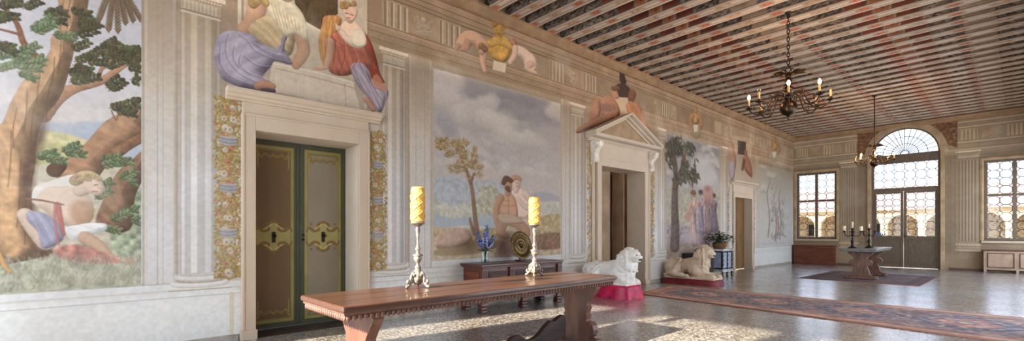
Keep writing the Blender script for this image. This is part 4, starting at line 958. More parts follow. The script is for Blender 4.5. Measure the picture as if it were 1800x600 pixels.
def back_room(root, y0, y1, top, xb, depth=1.6):
    r = MB(); x0 = xb-depth; t = .05
    r.box(x0-t, x0, y0-.5, y1+.5, 0, top+.4); r.box(x0, xb-.08, y0-.5-t, y0-.5, 0, top+.4); r.box(x0, xb-.08, y1+.5, y1+.5+t, 0, top+.4); r.box(x0, xb-.08, y0-.5, y1+.5, top+.4, top+.45); r.box(x0, xb-.08, y0-.5, y1+.5, -.1, -.005)
    r.build('room_beyond', 'plaster room', root)

# --- door 1: pair of painted leaves
d1 = sempty('door_1', (0, 0, 0)); y0, y1, _, tp = HOLES[0]; xb = -6.44
door_surround(d1, y0, y1, tp, .145, .055, .19, .13, .13, .155, .14)
reveal(d1, y0, y1, tp, xb-.06)
def rocaille(P, yc, zc, s, col=(150, 118, 60), hi=(206, 186, 124)):
    for sx in (-1, 1):
        for sz in (-1, 1):
            P.limb([(yc, zc+sz*.20*s, .016*s), (yc+sx*.07*s, zc+sz*.16*s, .020*s), (yc+sx*.06*s, zc+sz*.09*s, .014*s), (yc+sx*.13*s, zc+sz*.08*s, .020*s), (yc+sx*.19*s, zc+sz*.12*s, .012*s), (yc+sx*.22*s, zc+sz*.07*s, .010*s)], col, raw=True, dark=.5)
            P.limb([(yc+sx*.02*s, zc+sz*.17*s, .006*s), (yc+sx*.06*s, zc+sz*.13*s, .006*s), (yc+sx*.12*s, zc+sz*.10*s, .005*s)], hi, .8, raw=True, flat=True)
            P.limb([(yc+sx*.16*s, zc+sz*.17*s, .014*s)]*2, col, raw=True)
def leaf_canvas(wd, seed, pale):
    cv = [Canvas(0, wd, 0, 2.40, .007, .008)]; P = Painter(cv)
    g = (70, 70, 50); oc = (136, 124, 70); cr = (126, 114, 94) if pale else (104, 80, 52)  # jamb's shadow put into the left leaf as a browner, darker panel
    P.fn(-1, 9, -1, 9, lambda Y, Z, V: np.array(g)/255.*(1+.25*(vn(Y, Z, .1, 2, 4, .7)-.5))[..., None])
    P.rect(.055, wd-.055, .05, 2.35, (66, 70, 46), 1, .1); P.rect(.065, wd-.065, .06, 2.34, oc, 1, .15)
    P.rect(.10, wd-.10, .10, 2.30, darkn(oc, .8), .9)
    def pan(Y, Z, V):
        return np.array(cr)/255.*(1+.14*(vn(Y, Z, .4, 5, 4)-.5))[..., None]
    zc = 1.17
    P.fn(.11, wd-.11, .12, 2.28, pan)
    P.rect(.11, wd-.11, zc-.10, zc+.10, (146, 136, 82), .9, .1); P.poly([(wd/2-.1, zc+.1), (wd/2, zc+.22), (wd/2+.1, zc+.1), (wd/2+.1, zc-.1), (wd/2, zc-.22), (wd/2-.1, zc-.1)], (146, 136, 82), raw=True)
    rocaille(P, wd/2, zc, 1.0, (124, 94, 46))
    for zz, sg in ((2.27, -1), (.13, 1)):
        for sx in (-1, 1):
            P.limb([(wd/2+sx*.19, zz, .018), (wd/2+sx*.15, zz+sg*.09, .014), (wd/2+sx*.10, zz+sg*.04, .016), (wd/2+sx*.04, zz+sg*.08, .012), (wd/2, zz+sg*.04, .014)], (136, 112, 62), raw=True, dark=.5)
            P.limb([(wd/2+sx*.185, zz+sg*.05, .010), (wd/2+sx*.18, zz+sg*.22, .006)], (150, 130, 76), raw=True)
            for q in range(4): P.leaf(wd/2+sx*(.04+q*.04), zz+sg*.06, .022, .008, .8*sx*sg, (120, 104, 58))
    return cv
wd = (y1-y0)/2-.004
for i, (a, pale) in enumerate(((y0+.002, False), (y0+wd+.006, True))):
    lf = MB().box(xb-.045, xb-.002, a, a+wd, .012, 2.43).build('leaf', mat('door edge green', (74, 76, 56), .55, col2=(56, 58, 42)) if i == 0 else 'door edge green', d1, .003)
    cv = leaf_canvas(wd, i, pale)
    canvas_mesh('painted_panel', cv, lambda Y, Z, a=a: (np.full(Y.shape, xb), Y+a, Z+.018), None, door_m, lf)
    lock = MB().box(xb, xb+.006, a+wd/2-.022, a+wd/2+.022, 1.11, 1.25); lock.lathe([(.0, 0), (.016, 0), (.016, .03), (.022, .045), (.0, .06)], n=10, M=Matrix.Translation((xb, a+wd/2, 1.2)) @ Matrix.Rotation(PI/2, 4, 'Y'))
    lock.build('handle', 'handle metal', lf)
    st = MB()
    for q in (0.012, wd-.03): st.box(xb+.001, xb+.010, a+q, a+q+.018, .03, 2.42)
    st.build('edge_strip', 'door edge green', lf, .002)
kn = MB()
for z in (1.15, 1.21): kn.ball((xb+.025, (y0+y1)/2+.045, z), .016, 10)
kn.build('knob', 'handle metal', d1)
struct(d1)
MB().box(xb-.06, XW+.02, y0, y1, -.01, .008).build('threshold', mat('dark threshold', (52, 38, 30), .6), d1)

# --- door 2: pedimented stone doorway
d2 = sempty('door_2'); y0, y1, _, tp = HOLES[1]; xb = -6.47
door_surround(d2, y0, y1, tp, .15, .06, .19, .30, .14, .30, .26, m='stone worn')
reveal(d2, y0, y1, tp, xb, 'stone worn'); 
ped = MB(); yc = (y0+y1)/2; hw = (y1-y0)/2+.15+.30+.03; zb = tp+.19+.30+.14; ap = .58
def rake(p, sd):
    """one raking cornice: moulding profile swept up the slope"""
    vs = []; n = len(p)
    for t in (0, 1):
        yy = yc+sd*hw*(1-t); zz = zb+ap*t
        for q in p: vs.append((XW+q[0], yy, zz+q[1]))
    fs = [(k, (k+1) % n, n+(k+1) % n, n+k) for k in range(n)]+[tuple(range(n))[::-1], tuple(range(n, 2*n))]
    ped.add(vs, fs)
RK = [(0, -.10), (.08, -.10), (.09, -.07), (.16, -.055), (.17, -.03), (.25, -.015), (.27, .0), (.27, .04), (0, .04)]
for sd in (-1, 1): rake(RK, sd)
ped.build('pediment', 'stone worn', d2, .004)
MB().prism([(yc-hw+.2, zb), (yc+hw-.2, zb), (yc, zb+ap-.10)], XW, XW+.05, 'yz').build('tympanum', mat('tympanum stone', (172, 148, 116), .8, col2=(150, 126, 96), scale=4), d2)
for sd, ye in ((-1, y0-.15-.16), (1, y1+.15+.02)):
    cz = tp+.19+.30; pr = [(0, 0), (.22, 0), (.235, -.06), (.22, -.12), (.17, -.16), (.12, -.22), (.11, -.30), (.13, -.36), (.12, -.42), (.07, -.45), (.03, -.42), (0, -.46)]
    q = MB().prism([(XW+a, cz+b_) for a, b_ in smooth_closed(pr, 4)], ye, ye+.14, 'xz')
    for (cx_, cz_, r) in ((.17, -.075, .055), (.085, -.385, .045)):
        M = Matrix.Translation((XW+cx_, ye-.012, cz+cz_)) @ Matrix.Rotation(-PI/2, 4, 'X'); q.lathe([(0, 0), (r*.5, 0), (r*.55, .01), (r, .01), (r, .155), (r*.5, .165), (0, .165)], n=18, M=M)
    q.build('console', mat('stone pale', (234, 228, 216), .7, col2=(204, 192, 170), scale=8, bump=.3) if sd < 0 else 'stone pale', d2, .004)
    MB().box(XW, XW+.03, ye+.02, ye+.12, 0, cz-.44).build('side_strip', 'stone', d2, .004)
yb = 9.10
MB().box(xb-.045, xb-.002, y0-.05, 9.0, .01, tp+.05).build('leaf', mat('beige door', (160, 132, 100), .6, col2=(132, 106, 78), scale=2, bump=.1), d2, .004)
sh = MB().box(xb-.60, xb-.05, 9.62, 9.66, .01, tp+.05).build('open_leaf', 'beige door', d2, .004)
back_room(d2, y0, y1, tp, xb)
MB().tube([(xb+.02, 9.03, 0.02), (xb+.02, 9.03, 2.6)], .02, 8).build('edge_bar', 'iron', d2)
struct(d2)

# --- door 3: plain stone surround, ochre leaf
d3 = sempty('door_3'); y0, y1, _, tp = HOLES[2]; xb = -6.24
door_surround(d3, y0, y1, tp, .13, .05, .17, .22, .13, .18, .16, m='stone worn')
reveal(d3, y0, y1, tp, xb, 'stone worn')
lf = MB().box(xb-.05, xb, y0-.03, y1+.03, .01, tp+.04).build('leaf', mat('ochre door', (136, 100, 52), .5, col2=(104, 74, 36), scale=3, stretch=(1, 6, .5), bump=.1), d3, .004)
q = MB()
for z0_, z1_ in ((.15, 1.0), (1.12, 2.2)):
    for a, b_ in ((y0+.12, y0+.6), (y1-.6, y1-.12)): q.box(xb, xb+.012, a, b_, z0_, z1_)
q.build('raised_panel', 'ochre door', lf, .008)
struct(d3)

# ------------------------------------------------------------------ windows of the far wall
YW = L+.10
def leading(m, x0, x1, z0, z1, cw, y=YW+.006, r=.010):
    """lead cames: rounded octagons joined by small diamonds"""
    nx = max(1, round((x1-x0)/cw)); cw = (x1-x0)/nx; nz = max(1, round((z1-z0)/cw)); ch = (z1-z0)/nz; k = .26
    for i in range(nx+1):
        for j in range(nz+1):
            cx_, cz_ = x0+i*cw, z0+j*ch; a, b_ = k*cw, k*ch
            pts = [(cx_-a, cz_), (cx_, cz_+b_), (cx_+a, cz_), (cx_, cz_-b_)]
            for q in range(4):
                p1, p2 = pts[q], pts[(q+1) % 4]; mx_, mz_ = (p1[0]+p2[0])/2, (p1[1]+p2[1])/2
                if x0-1e-6 <= mx_ <= x1+1e-6 and z0-1e-6 <= mz_ <= z1+1e-6: m.tube([(p1[0], y, p1[1]), (p2[0], y, p2[1])], r, 4, smooth=False)
            if i < nx and x0 <= cx_ : m.tube([(cx_+a, y, cz_), (cx_+cw-a, y, cz_)], r, 4, smooth=False)
            if j < nz: m.tube([(cx_, y, cz_+b_), (cx_, y, cz_+ch-b_)], r, 4, smooth=False)
def casement(root, x0, x1, z0, z1, xm=None, zbar=None, fw=.075):
    f = MB(); f.box(x0, x1, YW-.05, YW+.05, z0, z0+fw).box(x0, x1, YW-.05, YW+.05, z1-fw, z1).box(x0, x0+fw, YW-.05, YW+.05, z0+fw, z1-fw).box(x1-fw, x1, YW-.05, YW+.05, z0+fw, z1-fw)
    f.build('frame', 'window wood', root, .006)
def wreveal(root, x0, x1, z0, z1, arch=False):
    r = MB(); a, b_ = L-.0, L+.34
    if z0 > 0: r.box(x0-.05, x1+.05, a, b_, z0-.06, z0)
    r.box(x0-.05, x0, a, b_, z0, z1); r.box(x1, x1+.05, a, b_, z0, z1)
    if not arch: r.box(x0-.05, x1+.05, a, b_, z1, z1+.05)
    else:
        n = 28
        for k in range(n):
            t0, t1 = PI*k/n, PI*(k+1)/n; R0, R1 = ZW[2]-.0, ZW[2]+.06
            vs = [(ZW[0]+R*math.cos(t), yy, ZW[1]+R*math.sin(t)) for t in (t0, t1) for R in (R0, R1) for yy in (a, b_)]
            r.add(vs, [(0, 1, 3, 2), (4, 6, 7, 5), (0, 4, 5, 1), (2, 3, 7, 6), (0, 2, 6, 4), (1, 5, 7, 3)])
    r.build('reveal', 'stone', root)
def window(num, x0, x1, z0, z1, xm, zm):
    root = sempty('window_%d' % num)
    wreveal(root, x0, x1, z0, z1)
    casement(root, x0, x1, z0, z1)
    MB().box(xm-.045, xm+.045, YW-.045, YW+.045, z0+.075, z1-.075).box(x0+.075, xm-.045, YW-.035, YW+.035, zm-.035, zm+.035).box(xm+.045, x1-.075, YW-.035, YW+.035, zm-.035, zm+.035).build('mullion', 'window wood', root, .005)
    for a, b_ in ((x0+.075, xm-.045), (xm+.045, x1-.075)):
        for c, d in ((z0+.075, zm-.035), (zm+.035, z1-.075)):
            g = MB().box(a, b_, YW-.003, YW+.003, c, d).build('pane', 'window glass', root)
            l_ = MB(); leading(l_, a, b_, c, d, .26); l_.build('leading', 'lead', g)
    MB().box(x0-.06, x1+.06, L-.05, L, z0-.08, z0-.01).build('sill', 'stone', root, .006)
    t = MB()
    for e, pr in ((.06, .03), (.09, .015)):
        t.box(x0-e, x0, L-pr, L, z0, z1+e).box(x1, x1+e, L-pr, L, z0, z1+e).box(x0, x1, L-pr, L, z1, z1+e)
    t.build('surround', mat('surround stone', (186, 160, 126), .75, col2=(160, 134, 100), scale=4, bump=.2) if num == 1 else 'surround stone', root, .004)
    return root
window(1, FH[0][0], FH[0][1], FH[0][2], FH[0][3], -5.25, 2.46)
window(2, FH[2][0], FH[2][1], FH[2][2], FH[2][3], -.05, 2.40)
d4 = sempty('door_4')
x0, x1 = FH[1][0], FH[1][1]
wreveal(d4, x0, x1, 0, 3.96, True)
f = MB(); f.box(x0, x0+.07, YW-.05, YW+.05, 0, 3.70).box(x1-.07, x1, YW-.05, YW+.05, 0, 3.70).box(x0, x1, YW-.06, YW+.06, 3.66, 3.96).box(x0+.07, x1-.07, YW-.05, YW+.05, 2.67, 2.79)
n = 28
for k in range(n):
    t0, t1 = PI*k/n, PI*(k+1)/n
    vs = [(ZW[0]+R*math.cos(t), yy, ZW[1]+R*math.sin(t)) for t in (t0, t1) for R in (ZW[2]-.045, ZW[2]) for yy in (YW-.04, YW+.04)]
    f.add(vs, [(0, 1, 3, 2), (4, 6, 7, 5), (0, 4, 5, 1), (2, 3, 7, 6), (0, 2, 6, 4), (1, 5, 7, 3)])
f.build('frame', 'window wood', d4)
pa = MB().box(x0+.07, x1-.07, YW-.003, YW+.003, 2.79, 3.66).build('pane', 'window glass', d4)
l_ = MB(); leading(l_, x0+.07, x1-.07, 2.79, 3.66, .28); l_.build('leading', 'lead', pa)
# fanlight
fl = MB(); n = 24; R = ZW[2]-.045
fl.prism([(ZW[0]+R*math.cos(PI*k/n), ZW[1]+R*math.sin(PI*k/n)) for k in range(n+1)], YW-.003, YW+.003, 'xz')
pa = fl.build('fanlight_pane', 'window glass', d4)
g = MB()
for k in range(1, 16):
    a = PI*k/16; g.tube([(ZW[0]+.10*math.cos(a), YW, ZW[1]+.10*math.sin(a)), (ZW[0]+R*math.cos(a), YW, ZW[1]+R*math.sin(a))], .010, 6)
for rr in (.11, .36, .60): g.tube([(ZW[0]+rr*math.cos(PI*k/24), YW, ZW[1]+rr*math.sin(PI*k/24)) for k in range(25)], .010, 6)
g.build('fanlight_bars', 'iron', pa)
xm = -2.65
for a, b_ in ((x0+.07, xm-.004), (xm+.004, x1-.07)):
    lf = MB()
    s = .07
    lf.box(a, a+s, YW-.03, YW+.03, .01, 2.665).box(b_-s, b_, YW-.03, YW+.03, .01, 2.665).box(a+s, b_-s, YW-.03, YW+.03, 2.60, 2.665).box(a+s, b_-s, YW-.03, YW+.03, 1.0, 1.10).box(a+s, b_-s, YW-.03, YW+.03, .01, .13)
    lf = lf.build('leaf', 'window wood', d4, .005)
    MB().box(a+s, b_-s, YW-.018, YW+.018, .13, 1.0).box(a+s+.05, b_-s-.05, YW-.026, YW-.018, .18, .95).build('lower_panel', 'window wood', lf, .006)
    g = MB().box(a+s, b_-s, YW-.003, YW+.003, 1.10, 2.60).build('pane', 'window glass', lf)
    l_ = MB(); leading(l_, a+s, b_-s, 1.10, 2.60, .25); l_.build('leading', 'lead', g)
MB().box(xm+.02, xm+.04, YW-.05, YW-.03, 1.02, 1.16).tube([(xm+.03, YW-.05, 1.10), (xm+.03, YW-.09, 1.10), (xm+.13, YW-.09, 1.10)], .009, 8).build('handle', 'handle metal', d4)
t = MB()
for sd in (0, 1):
    xx = (x0-.10, x0) if sd == 0 else (x1, x1+.10); t.box(xx[0], xx[1], L-.035, L, 0, 3.96)
n = 32
for k in range(n):
    t0, t1 = PI*k/n, PI*(k+1)/n
    for r0, r1, pr in ((ZW[2], ZW[2]+.10, .035), (ZW[2]+.10, ZW[2]+.19, .02)):
        vs = [(ZW[0]+R_*math.cos(t_), yy, ZW[1]+R_*math.sin(t_)) for t_ in (t0, t1) for R_ in (r0, r1) for yy in (L-pr, L)]
        t.add(vs, [(0, 1, 3, 2), (4, 6, 7, 5), (0, 4, 5, 1), (2, 3, 7, 6), (0, 2, 6, 4), (1, 5, 7, 3)])
t.build('surround', 'surround stone', d4)
# ------------------------------------------------------------------ long trestle table
TZ = .755; TX, TY, TR, TL, TW = -3.40, 2.77, math.radians(1.2), 3.17, .80   # centre, turn, length (Y), width (X)
tb = thing('trestle_table', 'long walnut trestle table with carved apron edge, nearest the camera, carrying two yellow candles', 'table', (TX, TY, 0), TR)
hx, hy = TW/2, TL/2
def slab(m, ex, z0, z1): m.box(-hx-ex, hx+ex, -hy-ex, hy+ex, z0, z1)
m = MB(); slab(m, 0, TZ-.045, TZ); m.build('tabletop', 'walnut', tb, .016, 3)
m = MB(); slab(m, -.018, TZ-.062, TZ-.045); slab(m, -.035, TZ-.095, TZ-.062)
n = 74
for k in range(n):
    y = -hy+.03+(TL-.06)*(k+.5)/n
    for sx in (-1, 1): m.ball((sx*(hx-.036), y, TZ-.083), (.016, .018, .026), 6)
n = 20
for k in range(n):
    x = -hx+.03+(TW-.06)*(k+.5)/n
    for s_ in (-1, 1): m.ball((x, s_*(hy-.036), TZ-.083), (.018, .016, .026), 6)
m.build('carved_apron', 'walnut pale', tb)
sm_ = MB(); 
for x in (-.13, .14): sm_.box(x-.0015, x+.0015, -hy+.01, hy-.01, TZ-.001, TZ+.0008)
sm_.build('board_seam', 'walnut dark', tb)
half = [(.36, .66), (.36, .62), (.33, .58), (.27, .52), (.215, .46), (.20, .42), (.225, .40), (.205, .36), (.19, .32), (.215, .30), (.20, .26), (.20, .235), (.26, .235), (.31, .20), (.33, .15), (.32, .10), (.27, .06), (.24, .05), (.38, .05), (.40, .02), (.40, .0)]
half = [(a*.80, b_) for a, b_ in half]; prof = half+[(-a, b_) for a, b_ in reversed(half)]
for y in (-(hy-.31), hy-.22):
    MB().prism(prof, y-.045, y+.045, 'xz').build('leg', 'walnut pale', tb, .008)
st = [(-1.12, .05), (-1.12, .30), (-1.02, .31), (-.94, .27), (-.88, .285), (-.80, .24), (-.66, .15), (-.55, .13), (-.47, .16), (-.40, .20), (-.30, .19), (-.22, .13), (-.1, .10), (0, .155)]
st = st+[(-a, b_) for a, b_ in reversed(st[:-1])]
st = smooth_open(st, 3)+[(1.12, .05), (.6, .04), (.3, .06), (0, .04), (-.3, .06), (-.6, .04)]
MB().prism(st, -.03, .03, 'yz').build('stretcher', 'walnut dark', tb, .008)

# ------------------------------------------------------------------ candlesticks and candles
def candlestick(x, y, z, label, rz):
    t = thing('candlestick', label, 'candlestick', (x, y, z), rz, 'baroque candlesticks on the long table')
    b_ = MB(); b_.lathe([(.0, .045), (.052, .045), (.058, .055), (.046, .075), (.052, .10), (.040, .13), (.026, .155), (.034, .165), (.02, .18), (0, .18)], n=3, smooth=False)
    b_.lathe([(0, .03), (.03, .03), (.044, .06), (.046, .10), (.036, .14), (.022, .18), (0, .18)], n=18)
    for k in range(3):
        a = 2*PI*k/3
        pts = [(.036, .14), (.058, .115), (.066, .08), (.060, .055), (.074, .04), (.094, .045), (.100, .062), (.088, .070)]
        b_.tube([(r*math.cos(a), r*math.sin(a), h) for r, h in smooth_open(pts, 3)], [.013]*8+[.011]*7+[.012]*7, 8)
        b_.tube([(r*math.cos(a), r*math.sin(a), h) for r, h in smooth_open([(.058, .06), (.078, .034), (.098, .0165), (.118, .0165)], 3)], [.010, .011, .012, .012, .013, .013, .014, .014, .013, .010], 8)
        b_.ball((.098*math.cos(a), .098*math.sin(a), .056), .016, 8)
        a2 = a+PI/3; b_.ball((.040*math.cos(a2), .040*math.sin(a2), .085), (.018, .018, .030), 8)
        for sg in (-1, 1): b_.ball((.052*math.cos(a+sg*.42), .052*math.sin(a+sg*.42), .115), (.012, .012, .018), 8)
    b_.build('tripod_base', 'silver', t)
    MB().lathe([(0, .17), (.022, .17), (.028, .185), (.016, .20), (.013, .215), (.020, .225), (.034, .25), (.038, .268), (.030, .275), (.046, .285), (.046, .292), (.022, .30), (.014, .315), (.020, .33), (.028, .345), (.016, .36), (.011, .39), (.012, .43), (.017, .48), (.022, .52), (.014, .535), (.020, .545), (0, .545)], n=22).build('stem', 'silver', t)
    MB().lathe([(0, .54), (.018, .54), (.034, .555), (.052, .562), (.060, .570), (.064, .578), (.058, .580), (0, .580)], n=24).build('drip_pan', 'silver', t)
    return t
def pillar_candle(x, y, z, label, rz, hgt):
    t = thing('candle', label, 'candle', (x, y, z), rz, 'yellow pillar candles on the long table')
    R = .060; m = MB(); m.lathe([(0, 0), (R*.96, 0), (R, .01), (R, hgt-.03), (R*.93, hgt-.012), (R*.78, hgt-.004), (R*.5, hgt-.012), (0, hgt-.02)], n=36)
    turns = 1.6; n = 40
    for q in range(4):
        for sg in (-1, 1):
            pts = []
            for k in range(n+1):
                a = sg*2*PI*turns*k/n*.5+q*PI/2; pts.append(((R+.0005)*math.cos(a), (R+.0005)*math.sin(a), .012+(hgt-.05)*k/n))
            m.tube(pts, .0058, 6)
    rs = random.Random(int(x*100))
    for q in range(70):
        a = rs.uniform(0, 2*PI); m.ball((R*math.cos(a), R*math.sin(a), rs.uniform(.02, hgt-.04)), rs.uniform(.004, .009), 6)
    m.build('wax_body', 'wax yellow', t)
    MB().tube([(0, 0, hgt-.02), (.001, 0, hgt), (.004, .001, hgt+.012)], .0018, 6).build('wick', 'iron', t)
    return t
candlestick(-3.57, 2.11, TZ, 'silver baroque candlestick on the long table, nearer the green doors', .5)
pillar_candle(-3.57, 2.11, TZ+.5815, 'thick yellow candle with diamond relief, on the candlestick nearer the green doors', .2, .315)
candlestick(-3.62, 3.62, TZ, 'silver baroque candlestick on the long table, near its far end before the bronze plate', 1.3)
pillar_candle(-3.62, 3.62, TZ+.5815, 'thick yellow candle with diamond relief, on the candlestick at the far end of the table', 1.1, .305)

# ------------------------------------------------------------------ carved chest under the second mural
def chest(x0, x1, y0, y1, zt, label, bays=3):
    t = thing('carved_chest', label, 'chest', ((x0+x1)/2, (y0+y1)/2, 0))
    ox, oy = (x0+x1)/2, (y0+y1)/2; a, b_ = (x1-x0)/2, (y1-y0)/2
    MB().box(-a+.03, a-.03, -b_+.03, b_-.03, .20, zt-.06).build('body', 'chest wood', t, .004)
    MB().box(-a, a+.02, -b_-.02, b_+.02, zt-.035, zt).box(-a+.015, a+.005, -b_-.005, b_+.005, zt-.06, zt-.035).build('lid', 'chest wood', t, .008)
    pl = MB().box(-a+.01, a+.01, -b_, b_, .17, .22).box(-a+.02, a-.005, -b_+.015, b_-.015, .22, .25)
    pl.build('base_moulding', 'chest wood', t, .006)
    w = (2*b_)/bays
    for k in range(bays+1):
        y = -b_+.06+(2*b_-.12)*k/bays
        m = MB().box(a-.035, a+.008, y-.055, y+.055, .25, zt-.06)
        for q in range(3): m.box(a+.008, a+.014, y-.038+q*.028, y-.022+q*.028, .29, zt-.10)
        m.build('pilaster', 'chest wood', t, .003)
    for k in range(bays):
        y = -b_+.06+(2*b_-.12)*(k+.5)/bays; hw = (2*b_-.12)/bays/2-.085
        m = MB().box(a-.03, a-.018, y-hw, y+hw, .30, zt-.12).box(a-.018, a-.010, y-hw+.04, y+hw-.04, .34, zt-.16)
        m.build('front_panel', 'walnut dark', t, .006)
    MB().box(-a+.08, a-.09, -b_+.018, -b_+.026, .30, zt-.12).build('end_panel', 'radiator wood', t, .006)
    for (fx, fy) in ((a-.06, -b_+.06), (a-.06, b_-.06), (a-.06, 0), (-a+.06, -b_+.06), (-a+.06, b_-.06)):
        q = MB().box(fx-.06, fx+.06, fy-.06, fy+.06, .0, .05).box(fx-.05, fx+.055, fy-.055, fy+.055, .05, .10).box(fx-.058, fx+.062, fy-.06, fy+.06, .10, .17)
        q.build('foot', 'chest wood', t, .012)
    br = [(-b_+.11, .17), (-b_+.13, .10), (-b_+.20, .14), (-b_+.3, .15), (-.14, .15), (-.09, .11), (-.07, .17)]
    MB().prism(br, a-.05, a-.03, 'yz').prism([(-p, z) for p, z in br], a-.05, a-.03, 'yz').build('bracket', 'chest wood', t)
    return t
chest(-6.00, -5.46, 4.33, 6.16, .75, 'carved reddish brown wooden chest under the mural, carrying vase and bronze plate')
# glass vase of blue flowers
vz = .75; v = thing('flower_vase', 'clear glass vase of blue delphiniums on the carved chest', 'vase', (-5.74, 4.62, vz))
MB().lathe([(.0, .0), (.062, .0), (.066, .01), (.060, .08), (.066, .16), (.082, .215), (.078, .215), (.061, .16), (.055, .08), (.060, .015), (0, .012)], n=28).build('glass_body', 'vase glass', v)
sm = MB(); bl = MB(); bp_ = MB(); lf_ = MB(); rs = random.Random(4)
def leaf_shape(m, p, d, ln, wd_, up=Vector((0, 0, 1))):
    d = Vector(d).normalized(); s_ = d.cross(up); s_ = s_.normalized() if s_.length > 1e-3 else Vector((1, 0, 0)); nrm = s_.cross(d); p = Vector(p)
    vs = [p, p+d*ln*.35+s_*wd_+nrm*ln*.06, p+d*ln*.75+s_*wd_*.7, p+d*ln-nrm*ln*.08, p+d*ln*.75-s_*wd_*.7, p+d*ln*.35-s_*wd_+nrm*ln*.06, p+d*ln*.5-nrm*wd_*.25]
    m.add(vs, [(0, 1, 6), (1, 2, 6), (2, 3, 6), (3, 4, 6), (4, 5, 6), (5, 0, 6)], True)
for k in range(26):
    a = rs.uniform(0, 2*PI); sp = rs.uniform(.03, .21); h = rs.uniform(.34, .66)*(1-.9*sp)
    tip = Vector((sp*math.cos(a), sp*math.sin(a), h)); b0 = Vector((-.02*math.cos(a), -.02*math.sin(a), .02))
    mid = Vector((.03*math.cos(a), .03*math.sin(a), .2)); pts = smooth_open([b0, mid, tip], 4); sm.tube(pts, .0028, 5)
    tgt = bl if k % 3 else bp_
    for q in range(16):
        t = .55+.45*q/16; pp = Vector(mid).lerp(tip, (t-.3)/.7)
        if pp.z < .22: continue
        tgt.ball(pp+Vector((rs.uniform(-.018, .018), rs.uniform(-.018, .018), rs.uniform(-.01, .01))), rs.uniform(.009, .016), 5)
for k in range(70):
    a = rs.uniform(0, 2*PI); h = rs.uniform(.19, .34); r = rs.uniform(.02, .09)
    leaf_shape(lf_, (r*math.cos(a), r*math.sin(a), h), (math.cos(a), math.sin(a), rs.uniform(-.3, .8)), rs.uniform(.05, .09), .012)
sm.build('stems', 'stem', v); bl.build('blue_blossom', 'petal blue', v); bp_.build('pale_blossom', 'petal pale', v); lf_.build('foliage', 'leaf pale', v)
# bronze dish leaning against the wall on a small foot
t = thing('bronze_plate', 'round embossed bronze plate standing upright on the carved chest', 'plate', (-5.76, 5.42, .755))
M = Matrix.Translation((0, 0, .262)) @ Matrix.Rotation(math.radians(-12), 4, 'Y') @ Matrix.Rotation(PI/2, 4, 'Y')
DSH = MB().lathe([(0, .018), (.05, .020), (.06, .028), (.075, .012), (.10, .014), (.125, .026), (.14, .012), (.165, .010), (.175, .022), (.20, .030), (.235, .034), (.245, .030), (.245, .022), (.18, .012), (.12, .0), (0, .0)], n=48, M=M); MD = DSH
q = MD
for k in range(28): a = 2*PI*k/28; q.ball(tuple(M @ Vector((.21*math.cos(a), .21*math.sin(a), .033))), .010, 6)
for k in range(5): q.ball(tuple(M @ Vector((.022*math.cos(k*1.257), .022*math.sin(k*1.257), .028))), .016, 6)
q.build('dish', 'bronze plate', t)
MB().box(-.07, .07, -.07, .07, -.004, .012).tube([(.04, -.05, .01), (.045, -.05, .05)], .006).tube([(.04, .05, .01), (.045, .05, .05)], .006).tube([(-.02, 0, .01), (-.065, 0, .22)], .006).build('stand', 'walnut dark', t)

